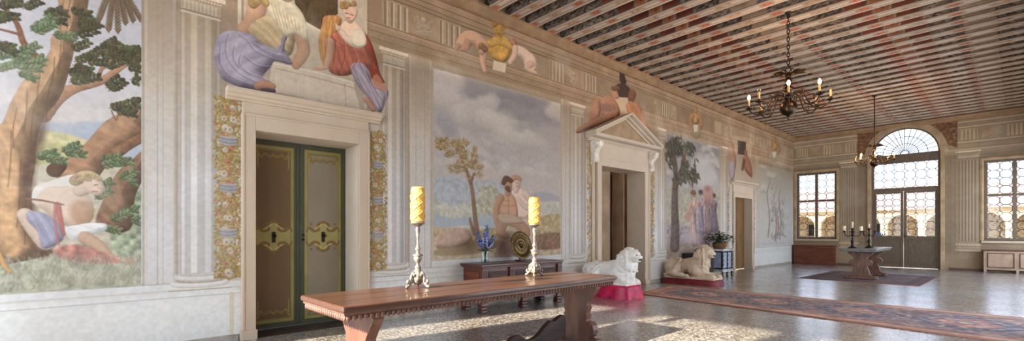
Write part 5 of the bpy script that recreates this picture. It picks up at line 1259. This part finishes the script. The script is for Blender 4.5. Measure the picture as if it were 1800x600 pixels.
# ------------------------------------------------------------------ stone lions on cloth-covered plinths
def blob(parts, name, m, parent, vox=.012, seed=0, disp=.010):
    o = parts.build(name, m, parent)
    r = o.modifiers.new('merge', 'REMESH'); r.mode = 'VOXEL'; r.voxel_size = vox; r.use_smooth_shade = True
    s_ = o.modifiers.new('soften', 'SMOOTH'); s_.factor = .6; s_.iterations = 4
    tx = bpy.data.textures.new('carving'+str(seed), 'CLOUDS'); tx.noise_scale = .06; tx.noise_depth = 2
    d = o.modifiers.new('weathering', 'DISPLACE'); d.texture = tx; d.strength = disp; d.mid_level = .5
    return o
def lion(loc, rz, m, label, seed, turn=0., cloth='magenta satin', ch=.26, sz=.85, cw=.33, bl=1.38, sx=1.):
    t = thing('lion_statue', label, 'statue', loc, rz, None)
    # cloth-covered plinth
    n = 44; rs = random.Random(seed); cm = MB(); rings = []
    def outline(e, k):
        a = 2*PI*k/n; p = 5.0; ca, sa = math.cos(a), math.sin(a)
        r = 1/((abs(ca)**p+abs(sa)**p)**(1/p)); return (bl/2+(bl/2+.03+e)*r*ca, (cw+e)*r*sa)
    vs = []; lv = [(0.022, .0), (.015, ch*.15), (.008, ch*.5), (.0, ch*.85), (-.005, ch), (-.05, ch+.004)]
    wob = [rs.uniform(-1, 1) for _ in range(n)]
    for e, z in lv:
        for k in range(n):
            f = 1-z/ch; w_ = .020*math.sin(k*2.3+seed)*f+.012*wob[k]*f; x, y = outline(e+w_, k); vs.append((x, y, max(0.001, z)))
    fs = []
    for i in range(len(lv)-1):
        for k in range(n): fs.append((i*n+k, i*n+(k+1) % n, (i+1)*n+(k+1) % n, (i+1)*n+k))
    fs.append(tuple((len(lv)-1)*n+k for k in range(n)))
    cm.add(vs, fs, True); cm.build('plinth_cloth', cloth, t)
    z0 = ch; fl = (bl-.10)/sx
    S = Matrix.Translation((0, 0, z0)) @ Matrix.Diagonal((sx, 1, sz, 1))
    p = MB()
    def B(c, r, n_=14): 
        c2 = S @ Vector(c); p.ball(tuple(c2), (r[0], r[1], r[2]*sz) if isinstance(r, tuple) else (r, r, r*sz), n_)
    def T(pts, r): p.tube([tuple(S @ Vector(q)) for q in pts], r, 12)
    # slab
    p.box(.02, bl-.02, -.25, .25, z0-.01, z0+.055*sz)
    B((.22, .11, .27), (.24, .15, .23)); B((.22, -.11, .27), (.24, .15, .23)); B((.16, 0, .28), (.19, .20, .20))
    T([(.2, 0, .32), (.45, 0, .31), (.7, 0, .35), (.92, 0, .42)], [.19, .175, .185, .19])
    T([(.98, 0, .05), (.96, 0, .25), (.94, 0, .45)], [.12, .15, .18])
    B((.80, .12, .25), (.16, .10, .20)); B((.80, -.12, .25), (.16, .10, .20))
    for sg in (-1, 1):
        T([(.82, sg*.16, .18), (.98, sg*.165, .11), (fl-.05, sg*.155, .095)], [.085, .07, .06]); B((fl, sg*.155, .085), (.095, .075, .065))
        for q in range(3): B((fl+.07, sg*.155+(q-1)*.042, .07), (.035, .022, .035), 8)
        T([(.18, sg*.22, .16), (.36, sg*.25, .10), (.58, sg*.24, .09)], [.09, .07, .055]); B((.64, sg*.235, .08), (.08, .055, .05))
    # neck, mane and head (head turns slightly)
    R = Matrix.Translation((.98, 0, .55)) @ Matrix.Rotation(turn, 4, 'Z') @ Matrix.Translation((-.98, 0, -.55))
    def BH(c, r, n_=14): B(tuple(R @ Vector(c)), r, n_)
    B((.93, 0, .55), (.20, .19, .24)); BH((.99, 0, .68), (.19, .175, .18)); BH((1.07, 0, .70), (.17, .14, .145)); BH((1.18, 0, .66), (.10, .085, .085)); BH((1.25, 0, .665), (.055, .06, .05))
    BH((1.20, 0, .575), (.075, .055, .030)); BH((1.27, 0, .69), (.028, .035, .022)); BH((1.16, .075, .745), (.045, .035, .026)); BH((1.16, -.075, .745), (.045, .035, .026))
    BH((1.03, .13, .80), (.035, .03, .045)); BH((1.03, -.13, .80), (.035, .03, .045)); BH((1.0, 0, .86), (.10, .06, .035))
    for q in range(150):
        a = rs.uniform(-2.6, 2.6); zz = rs.uniform(.32, .80); rr = .175+.02*math.sin(zz*9)
        if zz > .55 and abs(a) < 1.0: continue
        B((.95+rr*math.cos(a)*1.02, rr*math.sin(a)*1.02, zz), rs.uniform(.018, .032), 6)
    T([tuple(R @ Vector((1.06, sg*.150, z))) for sg in (-1,) for z in (.84, .74, .62, .5, .38)], [.022]*5); T([tuple(R @ Vector((1.06, .150, z))) for z in (.84, .74, .62, .5, .38)], [.022]*5)
    # ribs and tail
    for q in range(4):
        for sg in (-1, 1): T([(.5+q*.07, sg*.165, .22), (.53+q*.07, sg*.185, .32), (.5+q*.07, sg*.12, .44)], [.010, .014, .008])
    T(smooth_open([(0.0, 0, .14), (.0, -.20, .09), (.12, -.28, .10), (.28, -.275, .20), (.38, -.24, .36), (.46, -.17, .48), (.40, -.12, .52), (.35, -.15, .50)], 4), [.026]*29)
    B((.37, -.14, .52), (.05, .04, .03)); 
    blob(p, 'carved_body', m, t, .0125, seed, .014)
    for sg in (-1, 1):
        c = S @ (R @ Vector((1.225, sg*.048, .715))); MB().ball(tuple(c), .012, 8).build('eye', 'dark void', t)
    e = MB()
    c = S @ (R @ Vector((1.262, 0, .607))); e.ball(tuple(c), (.034, .040, .015), 8)
    e.build('mouth', 'dark void', t)
    return t
lion((-5.90, 7.42, 0), 0, 'lion white', 'white painted stone lion on magenta cloth, left of the pedimented doorway behind the table', 5, -.15, 'magenta satin', .25, .80, bl=1.12, cw=.31)
lion((-5.90, 10.66, 0), 0, 'lion beige', 'weathered beige stone lion on dark red cloth beyond the pedimented doorway', 9, -.08, 'crimson cloth', .13, .92, bl=1.27, sx=.92, cw=.30)

# ------------------------------------------------------------------ small dark chest behind the far lion, with three pots
t = thing('dark_coffer', 'low black wooden coffer against the wall behind the beige lion', 'chest', (-5.76, 12.0, 0))
MB().box(-.22, .22, -.42, .42, .10, .64).build('body', 'ebony', t, .006); MB().box(-.235, .235, -.44, .44, .64, .69).build('lid', 'ebony', t, .01)
for fx, fy in ((-.16, -.35), (.16, -.35), (-.16, .35), (.16, .35)): MB().lathe([(0, 0), (.03, 0), (.045, .03), (.045, .07), (.03, .10), (0, .10)], fx, fy, 0, 14).build('foot', 'ebony', t)
for i, (px, py) in enumerate(((-5.72, 11.80), (-5.74, 12.0), (-5.72, 12.2))):
    tag(MB().lathe([(0, 0), (.035, 0), (.048, .03), (.05, .06), (.03, .09), (.022, .105), (.034, .12), (.034, .125), (0, .125)], px, py, .69, 16).build('dark_pot', 'ebony', None), 'small dark pot on the low black coffer behind the beige lion', 'pot', 'dark pots on the coffer')

# ------------------------------------------------------------------ ebony and marble cabinet with the plant basket
cx0, cx1, cy0, cy1, cz = -5.98, -5.40, 12.72, 13.42, .775
t = thing('marble_cabinet', 'pale marble cabinet with black twisted columns carrying the leafy plant basket', 'cabinet', ((cx0+cx1)/2, (cy0+cy1)/2, 0))
a, b_ = (cx1-cx0)/2, (cy1-cy0)/2
MB().box(-a, a, -b_, b_, cz-.035, cz).box(-a+.02, a-.02, -b_+.02, b_-.02, cz-.06, cz-.035).build('top', 'white trim', t, .006)
MB().box(-a+.05, a-.05, -b_+.05, b_-.05, .20, cz-.06).build('body', 'ebony', t, .004)
q = MB().box(-a+.09, a-.09, -b_+.04, -b_+.05, .25, cz-.10).box(a-.05, a-.04, -b_+.10, -.05, .25, cz-.10).box(a-.05, a-.04, .05, b_-.10, .25, cz-.10)
q.build('marble_panel', 'pale marble', t, .004)
q = MB().box(-a+.01, a-.01, -b_+.01, b_-.01, .14, .17).box(-a+.02, a-.02, -b_+.02, b_-.02, .18, .21); q.build('plinth', 'white trim', t, .004)
for (fx, fy) in ((a-.045, -b_+.045), (a-.045, b_-.045), (-a+.05, -b_+.045), (a-.045, 0)):
    vs = MB(); pr = [(.028+.008*math.sin(k*1.1), .21+(cz-.28)*k/24) for k in range(25)]
    vs.lathe([(0, .21)]+[(r, h) for r, h in pr]+[(0, pr[-1][1])], fx, fy, 0, 12).build('column', 'ebony', t)
    MB().lathe([(0, 0), (.02, 0), (.034, .02), (.036, .05), (.022, .08), (.034, .11), (.034, .14), (0, .14)], fx, fy, 0, 14).build('foot', 'ebony', t)
t = thing('plant_basket', 'woven basket of dark leafy ivy with white blossoms on the marble cabinet', 'plant', (-5.64, 13.02, cz))
bk = MB().lathe([(0, 0), (.13, 0), (.17, .05), (.19, .11), (.185, .17), (.17, .17), (.16, .12), (0, .11)], n=28)
for z in (.02, .05, .08, .11, .14): bk.lathe([(.15+.25*min(z, .11)+.0, z-.01), (.165+.25*min(z, .11), z), (.15+.25*min(z, .11), z+.01)], n=28)
bk.build('basket', 'basket', t)
f1 = MB(); f2 = MB(); wh = MB(); rs = random.Random(8)
for k in range(380):
    a = rs.uniform(0, 2*PI); r = abs(rs.gauss(0, .19)); r = min(r, .46); z = .16+rs.uniform(0, .30)*(1-r*.9)-max(0, r-.30)*.5
    leaf_shape(f1 if k % 3 else f2, (r*math.cos(a), r*math.sin(a)*1.1, z), (math.cos(a+rs.uniform(-1, 1)), math.sin(a+rs.uniform(-1, 1)), rs.uniform(-.6, .7)), rs.uniform(.06, .11), rs.uniform(.018, .03))
for k in range(14):
    a = rs.uniform(0, 2*PI); r = rs.uniform(.05, .36); wh.ball((r*math.cos(a), r*math.sin(a), .2+rs.uniform(0, .2)), .016, 6)
stt = MB()
for k in range(22):
    a = rs.uniform(0, 2*PI); r = rs.uniform(.2, .42); stt.tube(smooth_open([(0, 0, .12), (r*.5*math.cos(a), r*.5*math.sin(a), .32), (r*math.cos(a), r*math.sin(a), .26)], 3), .004, 5)
stt.build('stems', 'stem', t); f1.build('foliage', 'leaf', t); f2.build('pale_foliage', 'leaf pale', t); wh.build('blossom', 'white trim', t)

# ------------------------------------------------------------------ far table with two candelabra
t = thing('pedestal_table', 'small stone-topped table on baluster-shaped slab legs, in front of the arched door', 'table', (-2.76, 15.55, .0165), .02)
tw, tl, tz = .40, 1.18, .80
MB().box(-tw, tw, -tl, tl, tz-.035, tz).box(-tw+.03, tw-.03, -tl+.03, tl-.03, tz-.075, tz-.035).build('tabletop', 'slate top', t, .01)
hf = [(.27, .725), (.27, .69), (.24, .65), (.18, .60), (.15, .56), (.14, .52), (.20, .50), (.25, .44), (.23, .38), (.15, .34), (.14, .30), (.17, .26), (.18, .20), (.20, .13), (.24, .10), (.33, .085), (.36, .05), (.36, 0)]
for s_ in (-1, 1):
    y = s_*(tl-.42); MB().prism(hf+[(-p, z) for p, z in reversed(hf)], y-.055, y+.055, 'xz').build('leg', 'table stone wood', t, .008)
    MB().box(-.34, .34, y-.09, y+.09, 0, .075).build('foot_block', 'table stone wood', t, .02)
MB().box(-.035, .035, -tl+.45, tl-.45, .36, .43).build('stretcher', 'table stone wood', t, .006)
def candelabrum(x, y, z, rz, label, arms):
    t = thing('candelabrum', label, 'candelabrum', (x, y, z), rz, 'candelabra on the pedestal table')
    MB().lathe([(0, 0), (.10, 0), (.10, .012), (.06, .03), (.03, .06), (.022, .10), (.034, .14), (.04, .18), (.022, .23), (.018, .30), (.03, .34), (.018, .38), (.016, .46), (.028, .50), (.05, .52), (.05, .53), (0, .53)], n=18).build('shaft', 'iron', t)
    for k in range(arms):
        a = 2*PI*k/arms; ca, sa = math.cos(a), math.sin(a)
        q = MB().tube([(r*ca, r*sa, h) for r, h in smooth_open([(.015, .36), (.08, .31), (.15, .34), (.18, .42)], 4)], .009, 6)
        q.lathe([(0, .42), (.04, .425), (.042, .435), (.02, .435), (.022, .46), (0, .46)], .18*ca, .18*sa, 0, 14); q.build('arm', 'iron', t)
    return t
cands = []
tz += .018; ca_ = candelabrum(-2.96, 14.98, tz, .3, 'dark iron candelabrum on the near end of the pedestal table, holding ivory candles', 4)
cb_ = candelabrum(-2.72, 15.65, tz, .9, 'dark iron candelabrum further back on the pedestal table, beyond the one with ivory candles', 4)
for i, (base, rz, k, r, hgt, lab) in enumerate([((-2.96, 14.98), .3, None, .022, .17, 'tall thin ivory candle at the centre of the nearer candelabrum'),
        ((-2.96, 14.98), .3, 2, .042, .13, 'short thick ivory candle on the left arm of the nearer candelabrum'), ((-2.96, 14.98), .3, 0, .042, .12, 'short thick ivory candle on the right arm of the nearer candelabrum'),
        ((-2.96, 14.98), .3, 1, .034, .10, 'short ivory candle on the rear arm of the nearer candelabrum'), ((-2.72, 15.65), .9, None, .018, .12, 'thin stub of candle at the centre of the rear candelabrum')]):
    a = rz+(2*PI*k/4 if k is not None else 0); rr = .18 if k is not None else 0; zz = tz+(.532 if k is None else .462)
    tag(MB().lathe([(0, 0), (r, 0), (r, hgt-.006), (r*.8, hgt), (0, hgt-.004)], base[0]+rr*math.cos(a), base[1]+rr*math.sin(a), zz, 16).build('candle', 'wax ivory', None), lab, 'candle')

# ------------------------------------------------------------------ radiator covers
t = thing('radiator_cover', 'reddish brown wooden radiator cover under the left window', 'radiator cover', (-5.27, L-.14, 0))
MB().box(-.69, .69, -.14, .13, .70, .735).build('top_board', 'radiator wood', t, .005)
MB().box(-.67, .67, -.12, .13, .0, .70).build('body', 'radiator wood', t, .004)
MB().box(-.67, -.60, -.135, -.12, .0, .70).box(.60, .67, -.135, -.12, .0, .70).box(-.60, .60, -.135, -.12, .60, .70).box(-.60, .60, -.135, -.12, .0, .12).build('front_frame', 'radiator wood', t, .004)
t = thing('radiator_cover', 'beige panelled radiator cover with dark red lines under the right window', 'radiator cover', (.0, L-.14, 0))
MB().box(-.72, .70, -.14, .13, .66, .69).build('top_board', 'cabinet line', t, .005)
MB().box(-.70, .68, -.12, .13, .08, .66).build('body', 'cabinet beige', t, .004)
for x in (-.70, -.02, .62): MB().box(x, x+.06, -.125, .12, 0, .09).build('foot', 'cabinet beige', t, .004)
for a, b_ in ((-.62, -.05), (.05, .60)):
    m = MB()
    for e, z0_, z1_ in ((.012, .15, .60),):
        m.box(a, b_, -.132, -.12, z0_, z0_+.02).box(a, b_, -.132, -.12, z1_-.02, z1_).box(a, a+.02, -.132, -.12, z0_, z1_).box(b_-.02, b_, -.132, -.12, z0_, z1_)
    m.build('panel_moulding', 'cabinet line', t, .003)

# ------------------------------------------------------------------ rugs
def rug(name, label, quad, paint, nx, ny, th=.012, group=None):
    ln, wd = nx, ny; cv = [Canvas(0, ln, 0, wd, .02, .02)]; paint(Painter(cv), ln, wd)
    q = [np.array(p) for p in quad]
    def pos(S, T):
        s = S/ln; t = T/wd
        x = (1-s)*(1-t)*q[0][0]+s*(1-t)*q[1][0]+s*t*q[2][0]+(1-s)*t*q[3][0]; y = (1-s)*(1-t)*q[0][1]+s*(1-t)*q[1][1]+s*t*q[2][1]+(1-s)*t*q[3][1]
        return x, y, np.full(x.shape, th)+.003*vn(S, T, .8, 3, 2)
    ev = [(p[0], p[1], z) for p in q for z in (0.0015, th+.001)]
    ef = [(0, 2, 3, 1), (2, 4, 5, 3), (4, 6, 7, 5), (6, 0, 1, 7)]
    o = canvas_mesh(name, cv, pos, None, rug_m, None, extra=(ev, ef, (150, 100, 84))); tag(o, label, 'rug', group); return o
def paint_runner(P, ln, wd):
    P.fn(-1, 20, -1, 9, lambda Y, Z, V: np.array((128, 120, 122))/255.*(1+.35*(vn(Y, Z, .06, 2, 3)-.5))[..., None])
    for e, c in ((0, (176, 130, 104)), (.05, (136, 96, 84)), (.08, (204, 162, 134)), (.18, (158, 104, 92)), (.21, (190, 150, 126)), (.25, (104, 104, 118)), (.29, (182, 134, 116)), (.40, (120, 100, 98)), (.42, (128, 112, 112))):
        P.rect(e, ln-e, e, wd-e, c, .95, .3)
    rs = random.Random(2); x = .42
    for k in range(160):
        u = rs.uniform(.1, ln-.1)
        for z in (.33, wd-.33): P.leaf(u, z, .05, .02, rs.uniform(-1, 1), rs.choice([(86, 88, 108), (206, 172, 142), (150, 72, 60)]), .85)
    for k in range(40):
        z = rs.uniform(.3, wd-.3)
        for u in (.33, ln-.33): P.leaf(u, z, .05, .02, rs.uniform(0, 3), rs.choice([(86, 88, 108), (206, 172, 142), (150, 72, 60)]), .85)
    n = 4; w = (ln-.9)/n
    for i in range(n):
        c = .45+w*(i+.5); h = wd/2-.45
        for f, col in ((1.0, (74, 80, 98)), (.86, (150, 142, 134)), (.80, (92, 96, 112)), (.60, (178, 122, 108)), (.48, (200, 148, 126)), (.28, (120, 112, 120)), (.16, (208, 168, 140))):
            P.poly([(c-w/2*f, wd/2), (c-w/4*f, wd/2-h*.62*f), (c, wd/2-h*f), (c+w/4*f, wd/2-h*.62*f), (c+w/2*f, wd/2), (c+w/4*f, wd/2+h*.62*f), (c, wd/2+h*f), (c-w/4*f, wd/2+h*.62*f)], col, raw=True, smooth=False, tex=.4)
    for k in range(1300):
        u = rs.uniform(.42, ln-.42); z = rs.uniform(.42, wd-.42)
        P.leaf(u, z, rs.uniform(.03, .08), .016, rs.uniform(0, 3), rs.choice([(70, 76, 96), (198, 168, 148), (168, 110, 98), (150, 142, 138), (204, 184, 164), (84, 84, 96), (92, 100, 120)]), .8)
    P.rect(0, ln, 0, .03, (168, 118, 90), .9, .2)
    P.rect(-1, 20, -1, 9, (190, 168, 158), .25)
rug('long_rug', 'long faded red and blue patterned rug running across the hall floor', [(-5.12, 8.05), (.62, 7.48), (.62, 9.90), (-5.40, 9.92)], paint_runner, 5.8, 2.3)
def paint_small(P, ln, wd):
    P.fn(-1, 20, -1, 9, lambda Y, Z, V: np.array((112, 98, 100))/255.*(1+.25*(vn(Y, Z, .5, 2, 4)-.5)+.2*(vn(Y, Z, .03, 3, 2)-.5))[..., None])
    for e, c in ((0, (96, 82, 84)), (.10, (124, 108, 108)), (.13, (88, 76, 80)), (.30, (126, 110, 110)), (.33, (112, 98, 100))): P.rect(e, ln-e, e, wd-e, c, .8, .2)
    rs = random.Random(3)
    for k in range(500): P.leaf(rs.uniform(.35, ln-.35), rs.uniform(.35, wd-.35), .06, .02, rs.uniform(0, 3), rs.choice([(96, 82, 88), (136, 118, 114), (120, 92, 92)]), .6)
rug('small_rug', 'faded mauve rug under the pedestal table', [(-3.95, 14.05), (-1.50, 13.95), (-1.46, 17.15), (-3.90, 17.4)], paint_small, 2.4, 3.2)

# ------------------------------------------------------------------ chandeliers
def chandelier(x, y, label, zc, ztop, R, narm, lit, rz, sc=1., rod=False):
    t = thing('chandelier', label, 'chandelier', (x, y, zc), rz)
    s = sc
    MB().lathe([(0, -.215*s), (.010*s, -.21*s), (.016*s, -.19*s), (.008*s, -.17*s), (.02*s, -.155*s), (.03*s, -.14*s), (.09*s, -.11*s), (.125*s, -.06*s), (.137*s, 0), (.125*s, .06*s), (.085*s, .11*s), (.05*s, .125*s), (.05*s, .15*s), (0, .15*s)], n=32).build('globe', 'brass dark', t)
    MB().lathe([(0, .14*s), (.06*s, .15*s), (.075*s, .18*s), (.06*s, .21*s), (.035*s, .23*s), (.05*s, .27*s), (.085*s, .30*s), (.08*s, .34*s), (.04*s, .37*s), (.03*s, .42*s), (.06*s, .46*s), (.05*s, .50*s), (.025*s, .53*s), (0, .53*s)], n=24).build('shaft', 'brass dark', t)
    ea = MB()
    for sd in (-1, 1):
        for k in range(7):
            a = .2+k*.19; ln = (.26-.012*k)*s
            ea.tube(smooth_open([(sd*.03*s, 0, .55*s), (sd*ln*.55*math.cos(a*.5), 0, .55*s+ln*.32*math.sin(a)), (sd*ln*math.cos(a*.62), 0, .53*s+ln*.62*math.sin(a))], 3), [.014*s, .016*s, .018*s, .017*s, .015*s, .012*s, .006*s], 6, flat=.6)
        ea.tube([(sd*.02*s, 0, .58*s), (sd*.04*s, 0, .64*s), (sd*.07*s, 0, .66*s), (sd*.10*s, 0, .64*s)], [.018*s, .016*s, .014*s, .004*s], 8)
    ea.ball((0, 0, .55*s), (.045*s, .035*s, .07*s), 12); ea.build('eagle_finial', 'brass dark', t)
    for k in range(narm):
        a = 2*PI*k/narm; ca, sa = math.cos(a), math.sin(a)
        arm = MB(); f = R/.60
        pts = smooth_open([(.05, .17), (.13, .24), (.22, .22), (.27, .12), (.33, .0), (.44, -.06), (.55, -.02), (.60, .05)], 4)
        arm.tube([(r*f*ca, r*f*sa, h*s) for r, h in pts], .011*s, 8)
        for c0, r0, sg in (((.27, .20), .050, 1), ((.40, .03), .045, -1), ((.15, .13), .035, 1), ((.50, .06), .03, -1)):
            pp = []
            for q in range(15):
                an = sg*q*.55+1.0; rr = r0*(1-q*.05); pp.append(((c0[0]+rr*math.cos(an))*f*ca, (c0[0]+rr*math.cos(an))*f*sa, (c0[1]+rr*math.sin(an))*s))
            arm.tube(pp, .0065*s, 6)
        arm.lathe([(0, .035*s), (.02*s, .04*s), (.055*s, .055*s), (.062*s, .066*s), (.055*s, .066*s), (.02*s, .058*s), (.024*s, .075*s), (.026*s, .10*s), (.018*s, .105*s), (0, .105*s)], R*ca, R*sa, 0, 18)
        arm = arm.build('arm', 'brass dark', t)
        MB().lathe([(0, .09*s), (.0165*s, .09*s), (.0165*s, .215*s), (.012*s, .22*s), (0, .22*s)], R*ca, R*sa, 0, 14).build('candle_sleeve', 'candle sleeve', arm)
        bm_ = MB().lathe([(0, .218*s), (.010*s, .22*s), (.022*s, .24*s), (.026*s, .262*s), (.018*s, .285*s), (.008*s, .302*s), (0, .306*s)], R*ca, R*sa, 0, 14)
        bm_.build('bulb', 'bulb lit' if k in lit else 'vase glass', arm)
        if k in lit:
            li = bpy.data.lights.new('bulb_glow', 'POINT'); li.energy = 11; li.color = (1, .66, .36); li.shadow_soft_size = .04
            lo = bpy.data.objects.new('bulb_glow', li); C.objects.link(lo); lo.parent = t; lo.location = (R*ca, R*sa, .35*s)
    # suspension
    z0 = .60*s; zt = ztop-zc; ch = MB()
    if rod: ch.tube([(0, 0, z0-.06), (0, 0, zt)], .012, 8)
    else:
        ring = [(.045*math.cos(2*PI*k/16), 0, z0+.035+.05*math.sin(2*PI*k/16)) for k in range(16)]; ch.tube(ring, .009, 6, closed=True)
        z = z0+.075; k = 0
        while z < zt:
            l = .085; w_ = .020
            pts = [((w_*math.cos(q*PI/6) if k % 2 else 0), (0 if k % 2 else w_*math.cos(q*PI/6)), z+l/2-.01+(l/2)*math.sin(q*PI/6)) for q in range(12)]
            ch.tube(pts, .0075, 6, closed=True); z += l-.018; k += 1
        ch.tube([(0, 0, zt-.06), (0, 0, zt)], .016, 8)
    ch.build('chain', 'iron', t)
    MB().lathe([(0, -.03), (.02, -.03), (.05, -.01), (.055, .0), (0, .0)], 0, 0, zt, 16).build('ceiling_rose', 'iron', t)
    return t
chandelier(-2.64, 8.80, 'large dark bronze eight-armed chandelier on a chain, nearest in the hall', 3.385, H, .60, 8, (2, 4, 6, 7), .30)
chandelier(-2.66, 16.0, 'smaller chandelier further back, hanging before the arched fanlight', 3.17, H, .42, 8, (0, 2, 3, 5, 6), .2, .8, rod=True)

# ------------------------------------------------------------------ the courtyard outside
struct(MB().box(-40, 22, L+.40, 60, -.20, -.10).build('courtyard_ground', 'gravel', None))
YB = 44.0; x0 = -33.0; nb = 22; pw = 2.15; t = thing('arcaded_building', 'low yellow arcaded building with a pink tiled roof across the courtyard', 'building', (0, YB, 0))
fa = MB(); ez = 2.95
for k in range(nb):
    c = x0+pw*(k+.5)+.45; r = .87; sp = 1.68
    n = 14; arc = [(c+r*math.cos(PI*q/n), sp+r*math.sin(PI*q/n)) for q in range(n+1)]
    xl, xr = c-pw/2, c+pw/2
    for yy in (0., .45):
        vs = []; fs = []
        for q in range(n+1):
            ax, az = arc[q]; tx = xr+(xl-xr)*q/n; vs += [(ax, yy, az), (tx, yy, ez)]
        for q in range(n): fs.append((2*q, 2*q+1, 2*q+3, 2*q+2))
        o_ = len(vs); vs += [(c+r, yy, -.1), (xr, yy, -.1), (c-r, yy, -.1), (xl, yy, -.1)]
        fs += [(o_, o_+1, 1, 0), (o_+3, o_+2, 2*n, 2*n+1)]
        fa.add(vs, fs)
    vs = [(p[0], yy, p[1]) for p in [(c+r, -.1)]+arc+[(c-r, -.1)] for yy in (0., .45)]
    fa.add(vs, [(2*q, 2*q+1, 2*q+3, 2*q+2) for q in range(n+2)])
fa.build('arcade', 'facade', t)
MB().box(x0, x0+nb*pw+1, 3.0, 3.2, -.1, ez).box(x0, x0+nb*pw+1, 0.0, 3.2, ez-.02, ez+.08).build('rear_wall', 'facade shade', t)
for k in range(1, nb, 2):
    c = x0+pw*(k+.5)+.45; MB().box(c-.35, c+.35, 2.95, 3.01, .9, 1.9).build('window', 'dark void', t)
nx = int((nb*pw+1)/.06); ny = 14; vs = []; fs = []
for j in range(ny+1):
    for i in range(nx+1):
        x = x0+i*.06; y = -.5+4.0*j/ny; z = ez+.02+1.85*j/ny; z += .07*abs(math.sin(PI*x/.26))+(.03*(j % 2)); vs.append((x, y, z))
for j in range(ny):
    for i in range(nx): a = j*(nx+1)+i; fs.append((a, a+1, a+nx+2, a+nx+1))
MB().add(vs, fs).build('roof', 'roof tile', t)
MB().box(x0, x0+nb*pw+1, -.5, -.42, ez-.08, ez+.05).build('gutter', 'roof tile', t)
def shrub(x, y, z, s, label, seed):
    t = thing('potted_shrub', label, 'plant', (x, y, z)); rs = random.Random(seed)
    MB().lathe([(0, 0), (.20*s, 0), (.27*s, .38*s), (.30*s, .40*s), (.30*s, .45*s), (.25*s, .45*s), (0, .42*s)], n=20).build('pot', 'terracotta', t)
    f = MB()
    for k in range(500):
        d = Vector((rs.gauss(0, 1), rs.gauss(0, 1), rs.gauss(0, 1))).normalized(); r = rs.uniform(.3, 1)**.5
        p = Vector((d.x*.5*s*r, d.y*.5*s*r, .95*s+d.z*.42*s*r)); leaf_shape(f, p, d+Vector((0, 0, .3)), .13*s, .03*s)
    for k in range(8):
        a = k*.8; f.tube([(0, 0, .4*s), (.1*s*math.cos(a), .1*s*math.sin(a), .7*s), (.3*s*math.cos(a), .3*s*math.sin(a), 1.0*s)], .012*s, 5)
    f.build('foliage', mat('grey leaf', (120, 130, 146), .6, col2=(86, 96, 116), scale=6) if 'grey leaf' not in MATS else 'grey leaf', t)
shrub(-4.25, 26.0, -.10, .95, 'grey-green potted shrub in the courtyard seen through the arched door', 1)
shrub(-9.0, 30.0, -.10, .85, 'grey-green potted shrub in the courtyard seen through the left window', 2)

# ------------------------------------------------------------------ light, sky, camera
sc = bpy.context.scene
su = bpy.data.lights.new('sun', 'SUN'); su.energy = SUN_E; su.angle = math.radians(1.2); su.color = (1.0, .87, .68)
so = bpy.data.objects.new('sun', su); C.objects.link(so)
dv = Vector((.17, 1.30, -.78)); so.rotation_euler = dv.to_track_quat('-Z', 'Y').to_euler()
wd = bpy.data.worlds.new('sky'); sc.world = wd; wd.use_nodes = True; n = wd.node_tree; l = n.links; n.nodes.clear()
ou = n.nodes.new('ShaderNodeOutputWorld'); bg = n.nodes.new('ShaderNodeBackground'); tc = n.nodes.new('ShaderNodeTexCoord'); sx = n.nodes.new('ShaderNodeSeparateXYZ'); r = n.nodes.new('ShaderNodeValToRGB')
l.new(tc.outputs['Generated'], sx.inputs[0]); l.new(sx.outputs['Z'], r.inputs['Fac'])
r.color_ramp.elements[0].position = 0; r.color_ramp.elements[0].color = (.82, .90, 1, 1); r.color_ramp.elements[1].position = .7; r.color_ramp.elements[1].color = (.62, .76, 1.0, 1)
l.new(r.outputs[0], bg.inputs[0]); bg.inputs[1].default_value = SKY_E; l.new(bg.outputs[0], ou.inputs[0])
cam = bpy.data.cameras.new('camera'); co = bpy.data.objects.new('camera', cam); C.objects.link(co); sc.camera = co
co.location = (0, 0, CH); co.rotation_euler = (PI/2, 0, TH); cam.sensor_width = 36; cam.lens = FX/1800*36; cam.shift_y = (HY-300)/1800; cam.clip_start = .05; cam.clip_end = 300
sc.view_settings.view_transform = 'Standard'; sc.view_settings.look = 'None'; sc.view_settings.gamma = 1; sc.view_settings.use_curve_mapping = False
sc.view_settings.exposure = EXPO
cy = sc.cycles; cy.use_denoising = True; cy.max_bounces = 10; cy.diffuse_bounces = 6; cy.glossy_bounces = 4; cy.transparent_max_bounces = 12; cy.sample_clamp_indirect = 8; cy.caustics_reflective = False; cy.caustics_refractive = False
